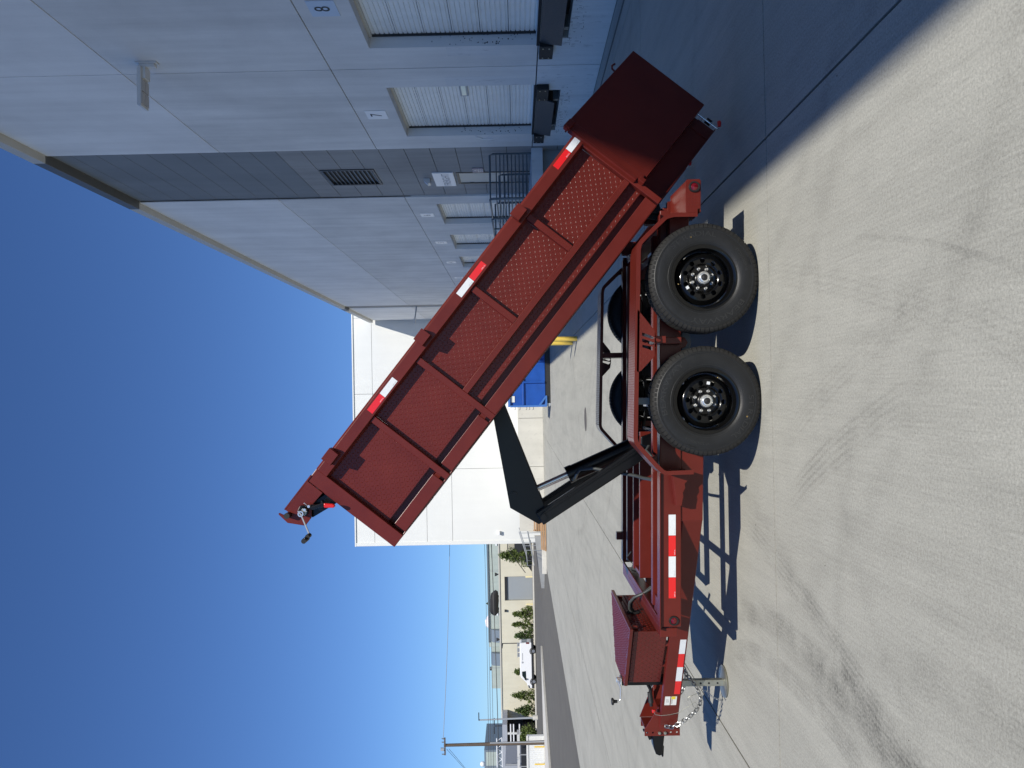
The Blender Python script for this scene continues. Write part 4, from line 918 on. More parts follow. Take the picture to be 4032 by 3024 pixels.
# rim as the wheel's own mesh
rim = MB().lathe([(0.200, -0.098), (0.2135, -0.104), (0.2245, -0.104), (0.2265, -0.099), (0.219, -0.094), (0.211, -0.088), (0.2085, -0.070), (0.2035, -0.064), (0.1985, -0.040), (0.190, -0.033), (0.187, 0.02), (0.187, 0.09), (0.222, 0.10)], 96, 'y')
rim.v = [(x*1.045, y, z*1.045) for x, y, z in rim.v]
rim_mesh = rim.mesh('rim', M['rimblack'], 40)
def disc_xy(r): # dish profile of the centre disc (y as a function of radius)
    pts = [(0, -0.040), (0.060, -0.040), (0.094, -0.044), (0.104, -0.056), (0.118, -0.064), (0.140, -0.064), (0.160, -0.056), (0.176, -0.040), (0.190, -0.026)]
    for i in range(len(pts)-1):
        if pts[i][0] <= r <= pts[i+1][0]:
            t = (r-pts[i][0])/(pts[i+1][0]-pts[i][0]); return pts[i][1]+(pts[i+1][1]-pts[i][1])*t
    return pts[-1][1]
def disc_mesh():
    holes = []
    nA = 200; rings = [0.045, 0.058, 0.070, 0.082, 0.092, 0.099, 0.105, 0.1085, 0.112, 0.116, 0.120, 0.124, 0.128, 0.132, 0.136, 0.140, 0.144, 0.148, 0.153, 0.160, 0.168, 0.176, 0.183, 0.190]
    vs = []; fs = []
    hc = [(0.128*math.cos(2*math.pi*k/10), 0.128*math.sin(2*math.pi*k/10)) for k in range(10)]
    def snap(x, z):
        for hx, hz in hc:
            d = math.hypot(x-hx, z-hz)
            if d < 0.0185 and d > 1e-6:
                if d > 0.0150: return hx+(x-hx)/d*0.0175, hz+(z-hz)/d*0.0175, False
                return x, z, True
            if 0.0185 <= d < 0.0205: return hx+(x-hx)/d*0.0178, hz+(z-hz)/d*0.0178, False
        return x, z, False
    flag = []
    for i in range(nA):
        for r_ in rings:
            an = 2*math.pi*i/nA; x, z, ins = snap(r_*math.cos(an), r_*math.sin(an)); flag.append(ins)
            vs.append((x, disc_xy(math.hypot(x, z)), z))
    L = len(rings)
    for i in range(nA):
        for k in range(L-1):
            q = (i*L+k, ((i+1) % nA)*L+k, ((i+1) % nA)*L+k+1, i*L+k+1)
            if not any(flag[a] for a in q): fs.append(q)
    mb = MB(); mb.add(vs, fs)
    return mb.mesh('disc', M['rimblack'], 60)
disc_m = disc_mesh()
tyre = MB()
# carcass with circumferential grooves in the tread
prof = [(0.222, -0.094), (0.234, -0.101), (0.240, -0.1055), (0.248, -0.110), (0.262, -0.1145), (0.283, -0.1172), (0.305, -0.1175), (0.326, -0.1160), (0.343, -0.1125), (0.346, -0.1135), (0.350, -0.1125), (0.354, -0.1085), (0.366, -0.1035), (0.3765, -0.094),
        (0.380, -0.086), (0.382, -0.062), (0.374, -0.060), (0.374, -0.052), (0.384, -0.050), (0.386, -0.022), (0.376, -0.020), (0.376, -0.012), (0.387, -0.010), (0.387, 0.010), (0.376, 0.012), (0.376, 0.020), (0.386, 0.022), (0.384, 0.050), (0.374, 0.052), (0.374, 0.060), (0.382, 0.062), (0.380, 0.086),
        (0.3765, 0.094), (0.366, 0.1035), (0.343, 0.1125), (0.305, 0.1175), (0.262, 0.1145), (0.230, 0.1045), (0.213, 0.094)]
tyre.lathe(prof, 144, 'y')
tyre_m = tyre.mesh('tyre', M['rubber'], 50)
blk = MB(); NB = 72
for i in range(NB):
    a0 = 2*math.pi*i/NB; a1 = a0+2*math.pi/NB*0.86
    for sg in (-1, 1):
        vs = []
        for (r_, y_) in ((0.352, 0.1095), (0.368, 0.1065), (0.380, 0.0985), (0.3865, 0.088), (0.389, 0.062), (0.376, 0.062), (0.350, 0.100)):
            for a in (a0, a1): vs.append((r_*math.cos(a), sg*y_, r_*math.sin(a)))
        fs = [(2*k, 2*k+1, 2*k+3, 2*k+2) for k in range(6)] + [(12, 13, 1, 0), (0, 2, 4, 6, 8, 10, 12), (1, 3, 5, 7, 9, 11, 13)]
        blk.add(vs, fs)
    for yc in (-0.036, 0.0, 0.036):
        a2 = a0+0.006; hw = 0.0125 if yc else 0.009
        vs = [(r_*math.cos(a), y_, r_*math.sin(a)) for r_ in (0.375, 0.3905) for a in (a2, a1+0.004) for y_ in (yc-hw, yc+hw)]
        blk.add(vs, [(0,1,3,2), (4,6,7,5), (0,4,5,1), (2,3,7,6), (0,2,6,4), (1,5,7,3)])
blk_m = blk.mesh('tread_blocks', M['tread'])
def arc_text(body, r_, size, ang, spacing=1.0):
    """letters bent round the side wall, reading clockwise seen from outside (-Y side, x to the right)"""
    vs, fs = text_lists(body, size, 0.0035, 0.0)
    out = []
    for a, b, c in vs:
        rr_ = r_ + b; th = ang - a*spacing/r_
        yb = -0.1172 if rr_ > 0.285 else -0.1150
        out.append((rr_*math.cos(th), yb - 0.0003 - c*0.6, rr_*math.sin(th)))
    return out, fs
lt = MB()
for body, r_, size, ang, sp in (('BEARWAY', 0.309, 0.052, R(200), 1.75), ('ST RADIAL', 0.309, 0.050, R(15), 1.45), ('ST235/80R16', 0.300, 0.026, R(-65), 1.25), ('MADE IN THAILAND', 0.262, 0.011, R(110), 1.2), ('LOAD RANGE E', 0.268, 0.014, R(60), 1.2), ('TUBELESS', 0.330, 0.012, R(290), 1.2)):
    if body == 'MADE IN THAILAND': continue
    a_, f_ = arc_text(body, r_, size, ang, sp); lt.add(a_, f_)
for rr_ in (0.3395,): lt.lathe([(rr_-0.0012, -0.1130), (rr_, -0.1150), (rr_+0.0012, -0.1130)], 120, 'y')
lt.lathe([(0.2545, -0.1115), (0.256, -0.1138), (0.2575, -0.1132)], 120, 'y')
let_m = lt.mesh('moulded_lettering', M['letter'], 30)
hub_m = MB().lathe([(0.058, -0.038), (0.058, -0.060), (0.053, -0.066), (0.046, -0.068), (0.0455, -0.085), (0.038, -0.090)], 40, 'y').mesh('hub', M['black'], 40)
cap_m = MB().lathe([(0.041, -0.085), (0.0415, -0.103), (0.037, -0.108), (0.033, -0.1075), (0.033, -0.118), (0.029, -0.122), (0.022, -0.122), (0.020, -0.118)], 36, 'y').mesh('hub_cap', M['chrome'], 50)
for v in cap_m.vertices: v.co.x *= 1.1; v.co.z *= 1.1
plug_m = MB().lathe([(0.021, -0.117), (0.015, -0.117), (0.010, -0.121), (0.0005, -0.121)], 24, 'y').mesh('rubber_plug', M['blackrubber'], 50)
nut_m = MB().lathe([(0.0125, -0.040), (0.0125, -0.046), (0.0098, -0.048), (0.0098, -0.066), (0.0055, -0.072), (0.0005, -0.072)], 6, 'y').mesh('lug_nut', M['chrome'], 30)
castle = MB()
for i in range(9):
    a = 2*math.pi*i/9; castle.box(-0.006, 0.006, -0.062, -0.045, 0.050, 0.060, xf=lambda x, y, z, a=a: (x*math.cos(a)-z*math.sin(a), y, x*math.sin(a)+z*math.cos(a)))
castle_m = castle.mesh('hub_lugs', M['black'])
drum_m = MB().lathe([(0.0005, 0.0), (0.150, 0.0), (0.155, 0.06), (0.155, 0.11)], 32, 'y').mesh('brake_drum', M['black'], 40)
def make_wheel(x, y, ang, far):
    wd = Matrix.Translation((x, y, 0.389)) @ (Matrix.Rotation(math.pi, 4, 'Z') if far else Matrix.Identity(4)) @ Matrix.Rotation(ang, 4, 'Y')
    wr = part('wheel', rim_mesh, None, tr, world=wd)
    part('disc', disc_m, None, wr, world=wd); part('tyre', tyre_m, None, wr, world=wd); part('tread_blocks', blk_m, None, wr, world=wd, kind='stuff')
    part('moulded_lettering', let_m, None, wr, world=wd)
    part('hub', hub_m, None, wr, world=wd); part('hub_cap', cap_m, None, wr, world=wd); part('rubber_plug', plug_m, None, wr, world=wd)
    part('hub_lugs', castle_m, None, wr, world=wd); part('brake_drum', drum_m, None, wr, world=wd)
    if not far:
        for k in range(8):
            a = 2*math.pi*k/8+0.33
            part('lug_nut', nut_m, None, wr, world=wd @ Matrix.Translation((0.073*math.cos(a), 0, 0.073*math.sin(a))))
        vx = MB().cyl((0, -0.05, 0), (0, -0.082, 0.006), 0.0045, 8).ball((0, -0.086, 0.006), 0.006, 8)
        part('valve_stem', vx, M['brass'], wr, smooth=60, world=wd @ Matrix.Rotation(-R(97), 4, 'Y') @ Matrix.Translation((0.183, 0, 0.012)))
        part('balance_weight', MB().box(-0.0105, 0.0105, -0.062, -0.053, -0.011, 0.011), M['tapewhite'], wr, world=wd @ Matrix.Rotation(-R(120), 4, 'Y') @ Matrix.Translation((0.128, -0.012, 0.0)), bevel=0.001)
        part('tyre_sticker', MB().cyl((0.285, -0.1185, 0.09), (0.285, -0.1172, 0.09), 0.006, 12), M['brass'], wr, world=wd)
    return wr
YN = 5.5275
make_wheel(0.789, YN, 0.0, False)
make_wheel(-0.081, YN, R(130), False)
make_wheel(0.789, 2*YC-YN, 0.0, True)
make_wheel(-0.081, 2*YC-YN, R(60), True)
# axles and springs
for x in (0.789, -0.081):
    part('axle', MB().cyl((x, YN+0.05, 0.385), (x, 2*YC-YN-0.05, 0.385), 0.042, 16), M['black'], tr, smooth=40)
for near in (True, False):
    xf = ident if near else mir(ident)
    for x in (0.789, -0.081):
        sp_ = MB(xf)
        for k in range(4):
            hw = 0.33-0.07*k
            pts_ = [(x-hw+2*hw*i/8, 5.79, 0.455-0.011*k+0.045*((2*i/8-1)**2)*(hw/0.33)**2) for i in range(9)]
            for i in range(8):
                a, b = pts_[i], pts_[i+1]; sp_.add([(a[0], 5.765, a[2]), (a[0], 5.825, a[2]), (b[0], 5.825, b[2]), (b[0], 5.765, b[2]), (a[0], 5.765, a[2]+.009), (a[0], 5.825, a[2]+.009), (b[0], 5.825, b[2]+.009), (b[0], 5.765, b[2]+.009)], [(0,1,2,3), (7,6,5,4), (0,3,7,4), (1,5,6,2)])
        part('leaf_spring', sp_, M['black'], tr)
    part('equalizer_hanger', MB(xf).prism([(0.29, 0.55), (0.42, 0.55), (0.39, 0.46), (0.355, 0.44), (0.32, 0.46)], 5.755, 5.765, 'y').prism([(0.29, 0.55), (0.42, 0.55), (0.39, 0.46), (0.355, 0.44), (0.32, 0.46)], 5.83, 5.84, 'y'), RED, tr, bevel=0.003)
    part('equalizer', MB(xf).prism([(0.24, 0.47), (0.355, 0.50), (0.47, 0.47), (0.47, 0.43), (0.355, 0.41), (0.24, 0.43)], 5.775, 5.82, 'y'), M['galv'], tr, bevel=0.01)
    part('spring_hanger', MB(xf).prism([(-0.48, 0.55), (-0.36, 0.55), (-0.38, 0.43), (-0.46, 0.43)], 5.75, 5.84, 'y').prism([(1.08, 0.55), (1.20, 0.55), (1.18, 0.40), (1.10, 0.40)], 5.75, 5.84, 'y'), RED, tr, bevel=0.004)
part('spare_strap', MB().box(-0.12, -0.06, 5.55, 5.98, 0.735, 0.745), M['galvlight'], tr)

# ---- coupler end
cc = tr
vs, fs = curve_mesh([rect(-2.942, -2.868, 0.392, 0.692)] + [circle(-2.914, z, 0.0085, 14) for z in (0.417, 0.469, 0.520, 0.568, 0.621, 0.670)], 0.010)
for y in (6.60, 6.80):
    mb = MB(); mb.add([(a, y+c, b) for a, b, c in vs], fs); part('hitch_flange', mb, RED, tr)
part('hitch_web', MB().box(-2.880, -2.868, 6.606, 6.794, 0.392, 0.692), RED, tr)
part('tongue_nose', MB().box(-2.870, -2.72, 6.56, 6.84, 0.425, 0.572), RED, tr, bevel=0.006)
part('tongue_gusset', MB(lambda x, y, z: (x, y+(-2.87-x)*-0.0, z)).prism([(-2.69, 0.570), (-2.872, 0.690), (-2.872, 0.570)], 6.575, 6.587, 'y'), RED, tr, bevel=0.002)
part('tongue_gusset', MB().prism([(-2.60, 0.570), (-2.640, 0.600), (-2.872, 0.700), (-2.872, 0.570)], 6.815, 6.827, 'y'), RED, tr, bevel=0.002)
for z in (0.520, 0.568):
    part('hitch_bolt', MB().cyl((-2.914, 6.578, z), (-2.914, 6.595, z), 0.013, 6).cyl((-2.914, 6.572, z), (-2.914, 6.58, z), 0.007, 8), M['zinc'], tr, smooth=30)
part('coupler', MB().prism([(-2.93, 0.620), (-3.00, 0.618), (-3.070, 0.609), (-3.118, 0.592), (-3.132, 0.562), (-3.125, 0.543), (-3.05, 0.528), (-2.93, 0.512)], 6.635, 6.765, 'y').prism([(-3.045, 0.533), (-3.115, 0.546), (-3.152, 0.538), (-3.150, 0.524), (-3.06, 0.517)], 6.655, 6.745, 'y'), M['black'], tr, bevel=0.02, seg=3)
part('coupler_latch', MB().prism([(-2.96, 0.618), (-3.015, 0.618), (-3.02, 0.640), (-2.99, 0.652), (-2.955, 0.655), (-2.945, 0.690), (-2.93, 0.69), (-2.94, 0.63)], 6.69, 6.72, 'y'), M['black'], tr, bevel=0.003)
part('chain_bracket', MB().tube([(-2.855, 6.585, 0.545), (-2.79, 6.572, 0.545), (-2.772, 6.568, 0.535), (-2.79, 6.566, 0.525), (-2.855, 6.583, 0.525)], 0.010, 8), RED, tr, smooth=50)
# chains: every link its own oval
def link_mesh(L_=0.046, w_=0.030, r_=0.0047, name='chain_link', mt='chain'):
    pts = []
    for i in range(8): a = math.pi*i/7 - math.pi/2; pts.append((L_/2-w_/2+w_/2*math.cos(a), 0, w_/2*math.sin(a)))
    for i in range(8): a = math.pi*i/7 + math.pi/2; pts.append((-L_/2+w_/2+w_/2*math.cos(a), 0, w_/2*math.sin(a)))
    return MB().tube(pts, r_, 6, closed=True).mesh(name, M[mt], 60)
def chain(points, name, lm, pitch, parent):
    pts = [Vector(p) for p in points]; c = part(name, MB().tube([pts[0]+Vector((0.012, 0, 0)), pts[0], pts[0]+Vector((-0.012, 0, 0.0))], 0.006, 6), M['chrome'], parent)
    # resample
    d = [0]
    for i in range(1, len(pts)): d.append(d[-1]+(pts[i]-pts[i-1]).length)
    n_ = int(d[-1]/pitch)
    def at(s):
        for i in range(1, len(pts)):
            if s <= d[i]: t = (s-d[i-1])/(d[i]-d[i-1]); return pts[i-1].lerp(pts[i], t)
        return pts[-1]
    for k in range(n_):
        p = at((k+.5)*pitch); t = (at((k+.9)*pitch)-at((k+.1)*pitch)).normalized()
        mrot = t.to_track_quat('X', 'Z').to_matrix().to_4x4() @ Matrix.Rotation(math.pi/2*(k % 2)+0.5, 4, 'X')
        part('chain_link', lm, None, c, world=Matrix.Translation(p) @ mrot)
    return c
lm = link_mesh()
chain([(-2.842, 6.55, 0.525), (-2.838, 6.52, 0.475), (-2.80, 6.50, 0.415), (-2.745, 6.49, 0.335), (-2.69, 6.49, 0.275), (-2.632, 6.49, 0.238), (-2.575, 6.49, 0.232), (-2.50, 6.50, 0.262), (-2.43, 6.52, 0.31), (-2.37, 6.56, 0.37), (-2.33, 6.60, 0.42)], 'safety_chain', lm, 0.0335, tr)
chain([(-2.80, 6.86, 0.45), (-2.73, 6.88, 0.35), (-2.67, 6.88, 0.305), (-2.60, 6.88, 0.272), (-2.50, 6.86, 0.27), (-2.40, 6.84, 0.34), (-2.36, 6.82, 0.42)], 'safety_chain', lm, 0.0335, tr)
lm2 = link_mesh(0.022, 0.013, 0.0019, 'chain_link')
chain([(-2.53, 6.56, 0.215), (-2.56, 6.55, 0.16), (-2.60, 6.54, 0.12), (-2.625, 6.54, 0.06), (-2.62, 6.54, 0.02)], 'pin_chain', lm2, 0.0175, tr)
part('chain_hook', MB().tube([(-2.38, 6.50, 0.38), (-2.355, 6.49, 0.42), (-2.38, 6.49, 0.455), (-2.42, 6.50, 0.43), (-2.415, 6.50, 0.40)], 0.0095, 8), M['chrome'], tr, smooth=60)
part('breakaway_cable', MB().tube([(-2.69, 6.52, 0.63), (-2.722, 6.50, 0.615), (-2.722, 6.48, 0.57), (-2.712, 6.47, 0.50), (-2.695, 6.47, 0.42), (-2.66, 6.47, 0.37), (-2.63, 6.47, 0.32), (-2.61, 6.47, 0.285), (-2.635, 6.47, 0.262), (-2.660, 6.47, 0.275), (-2.650, 6.47, 0.30), (-2.62, 6.47, 0.31), (-2.585, 6.48, 0.325), (-2.60, 6.48, 0.345), (-2.575, 6.48, 0.345), (-2.56, 6.48, 0.31), (-2.54, 6.49, 0.25)], 0.0022, 5), M['zinc'], tr, smooth=60)
# wiring bundle
for k, (dy, dz) in enumerate(((0, 0), (0.03, 0.012), (0.015, -0.014), (0.045, 0.0))):
    part('cable', MB().tube([(-2.44, 6.60+dy, 0.72-0.05*k), (-2.50, 6.60+dy, 0.665-0.02*k), (-2.56, 6.60+dy, 0.635), (-2.64, 6.60+dy*.4, 0.632+dz*.5)], 0.009, 8), M['blackrubber'], tr, smooth=60)
part('plug', MB().cyl((-2.575, 6.61, 0.640), (-2.66, 6.60, 0.632), 0.020, 14, r2=0.024).cyl((-2.66, 6.60, 0.632), (-2.69, 6.60, 0.630), 0.014, 12), M['blackrubber'], tr, smooth=50)
part('breakaway_switch', MB().box(-2.715, -2.69, 6.515, 6.535, 0.612, 0.637), M['gripred'], tr, bevel=0.003)

# ---- jack
jk = part('jack', MB().box(-2.497, -2.425, 6.555, 6.625, 0.42, 0.884), M['black'], tr, bevel=0.006)
leg = MB().box(-2.515, -2.463, 6.560, 6.612, 0.02, 0.44)
part('jack_leg', leg, M['zinc'], jk, bevel=0.004)
for z in (0.072, 0.145, 0.215): part('pin_hole', MB().cyl((-2.489, 6.5585, z), (-2.489, 6.562, z), 0.0085, 14), M['pit'], jk)
part('foot_plate', MB().lathe([(0.03, 0.03), (0.06, 0.022), (0.125, 0.020), (0.132, 0.014), (0.125, 0.004), (0.02, 0.004)], 28, 'z', (-2.489, 6.60, 0)), M['zinc'], jk, smooth=40)
part('gear_head', MB().box(-2.50, -2.435, 6.55, 6.63, 0.884, 0.895).cyl((-2.455, 6.58, 0.895), (-2.455, 6.58, 0.925), 0.022, 12).cyl((-2.44, 6.54, 0.91), (-2.47, 6.56, 0.91), 0.010, 8), M['chrome'], jk, smooth=40)
ck = part('crank', MB().tube([(-2.452, 6.56, 0.912), (-2.478, 6.55, 0.908), (-2.502, 6.55, 0.896), (-2.530, 6.55, 0.893), (-2.600, 6.55, 0.898), (-2.618, 6.55, 0.902), (-2.624, 6.55, 0.912), (-2.624, 6.55, 0.935)], 0.0075, 8), M['chrome'], jk, smooth=60)
part('knob', MB().lathe([(0.0005, 0.052), (0.024, 0.050), (0.030, 0.042), (0.028, 0.032), (0.014, 0.026), (0.012, 0.0), (0.0005, 0.0)], 20, 'z', (-2.626, 6.55, 0.925)), M['blackrubber'], ck, smooth=40)

# ---- toolbox
TBp = [(-1.900, 6.10), (-2.440, 6.475), (-2.440, 7.02), (-1.900, 7.20)]
tbx = part('toolbox', MB().prism(TBp, 0.572, 0.838, 'z'), RED, tr, bevel=0.004)
LDp = [(-1.868, 6.045), (-2.462, 6.455), (-2.462, 7.045), (-1.862, 7.245)]
ld = part('lid', MB().prism(LDp, 0.848, 0.876, 'z'), RED, tbx, bevel=0.004)
lg = MB()
e0 = Vector((-1.900, 6.10)); e1 = Vector((-2.440, 6.475)); ed = (e1-e0); el = ed.length; ed.normalize(); en = Vector((-ed.y, ed.x)); en = en if en.y < 0 else -en
lugs(lg, 0.01, el-0.01, 0.58, 0.835, 0.029, lambda a, b, h_: (e0.x+ed.x*a+en.x*h_, e0.y+ed.y*a+en.y*h_, b), h=0.0026)
lugs(lg, 6.12, 7.18, 0.58, 0.835, 0.029, lambda a, b, h_: (-1.900+h_, a, b), h=0.0026)
def in_lid(a, b):
    t = (-1.868-a)/0.594; return 6.06+0.41*t+0.01 < b < 7.235-0.2*t and -2.455 < a < -1.875
lugs(lg, -2.46, -1.87, 6.05, 7.24, 0.029, lambda a, b, h_: (a, b, 0.8765+h_), h=0.0026, inside=in_lid)
part('tread_relief', lg, RED, tbx, kind='stuff')
for y in (6.15, 7.05): part('lid_hinge', MB().box(-1.898, -1.872, y, y+0.035, 0.80, 0.848), RED, tbx, bevel=0.003)
part('hose_port', MB().cyl((-1.899, 6.62, 0.765), (-1.894, 6.62, 0.765), 0.055, 24), M['pit'], tbx)
for k, (a, b) in enumerate(((0.0, 0.0), (0.035, -0.022))):
    part('hydraulic_hose', MB().tube([(-1.91, 6.62+a, 0.765+b), (-1.86, 6.60+a, 0.800+b), (-1.80, 6.57+a, 0.800+b), (-1.745, 6.53+a, 0.765+b), (-1.71, 6.50+a, 0.70+b), (-1.66, 6.5+a, 0.62)], 0.0125, 10), M['hose'], tbx, smooth=60)
for a in (0.15, 0.42): part('mount_tab', MB().box(-1.90-0.8*a, -1.90-0.8*a-0.035, 6.12+0.56*a, 6.17+0.56*a, 0.545, 0.573), RED, tbx, bevel=0.003)

# ---- hoist
P0x, P0z = 1.41, 0.627; DX, DZ = -0.78104, 0.62449
def bed(s, y, t): return (P0x+DX*s+DZ*t, y, P0z+DZ*s-DX*t)
hp = [(-0.03, 1.86), (-0.155, 1.935), (-0.964, 1.800), (-1.105, 1.560), (-1.085, 1.525), (-0.976, 1.503)]
part('lift_arm', MB().prism(hp, 6.47, 6.485, 'y'), M['black'], tr, bevel=0.003)
part('lift_arm', MB().prism(hp, 6.905, 6.92, 'y'), M['black'], tr, bevel=0.003)
part('lift_arm_web', MB().prism([(-0.964, 1.800), (-0.155, 1.935), (-0.145, 1.925), (-0.955, 1.79)], 6.485, 6.905, 'y').prism([(-0.976, 1.503), (-0.03, 1.86), (-0.04, 1.87), (-0.98, 1.515)], 6.80, 6.905, 'y'), M['black'], tr)
def bar(p0, p1, w_, y0, y1, mb=None):
    a, b = Vector(p0), Vector(p1); t = (b-a).normalized(); n_ = Vector((-t.y, t.x))*w_/2
    return (mb or MB()).prism([tuple(a+n_-t*0.04), tuple(a-n_-t*0.04), tuple(b-n_), tuple(b+n_)], y0, y1, 'y')
for (y0, y1) in ((6.40, 6.452), (6.94, 6.992)):
    sa = part('scissor_arm', bar((-1.030, 1.522), (-0.425, 0.560), 0.118, y0, y1), M['black'], tr, bevel=0.008)
    part('arm_flange', bar((-0.985, 1.50), (-0.40, 0.570), 0.014, y0-0.012, y1+0.012, None), M['black'], sa, bevel=0.003)
    part('pivot_pin', MB().cyl((-1.033, y0-0.014, 1.524), (-1.033, y1+0.014, 1.524), 0.028, 20), M['black'], sa, smooth=40)
part('arm_pin', MB().cyl((-0.853, 6.455, 1.768), (-0.853, 6.93, 1.768), 0.027, 20), M['black'], tr, smooth=40)
cyl_ = part('hydraulic_cylinder', MB().cyl((-0.716, 6.69, 1.285), (-0.440, 6.69, 0.640), 0.071, 28), M['black'], tr, smooth=40)
part('cylinder_gland', MB().cyl((-0.722, 6.69, 1.299), (-0.700, 6.69, 1.248), 0.076, 28), M['black'], cyl_, smooth=40)
part('piston_rod', MB().cyl((-0.70, 6.69, 1.26), (-0.845, 6.69, 1.60), 0.028, 20), M['chrome'], cyl_, smooth=40)
part('hose_fitting', MB().cyl((-0.76, 6.62, 1.25), (-0.70, 6.60, 1.225), 0.016, 10).cyl((-0.745, 6.66, 1.262), (-0.745, 6.60, 1.245), 0.019, 10), M['zinc'], cyl_, smooth=40)
part('hydraulic_hose', MB().tube([(-0.70, 6.60, 1.225), (-0.66, 6.56, 1.20), (-0.645, 6.50, 1.10), (-0.68, 6.47, 0.90), (-0.71, 6.45, 0.745), (-0.715, 6.30, 0.70), (-0.70, 6.05, 0.665)], 0.014, 10), M['hose'], cyl_, smooth=60)
part('hoist_base', MB(nose).box(-0.56, -0.32, 6.38, 7.02, 0.50, 0.60).prism([(-0.50, 0.60), (-0.34, 0.60), (-0.38, 0.72), (-0.45, 0.72)], 6.36, 6.38, 'y'), M['black'], tr, bevel=0.01)
part('wiring_clump', MB().tube([(-0.45, 5.95, 0.72), (-0.48, 5.98, 0.76), (-0.52, 5.94, 0.74), (-0.50, 5.9, 0.70), (-0.46, 5.93, 0.74), (-0.43, 5.97, 0.71)], 0.012, 7), M['hose'], tr, smooth=60)
part('harness', MB().tube([(-1.50, 7.2, 0.69), (-1.56, 7.25, 0.72), (-1.60, 7.3, 0.70), (-1.63, 7.28, 0.66), (-1.69, 7.3, 0.68), (-1.73, 7.4, 0.62)], 0.006, 6), M['hose'], tr, smooth=60)

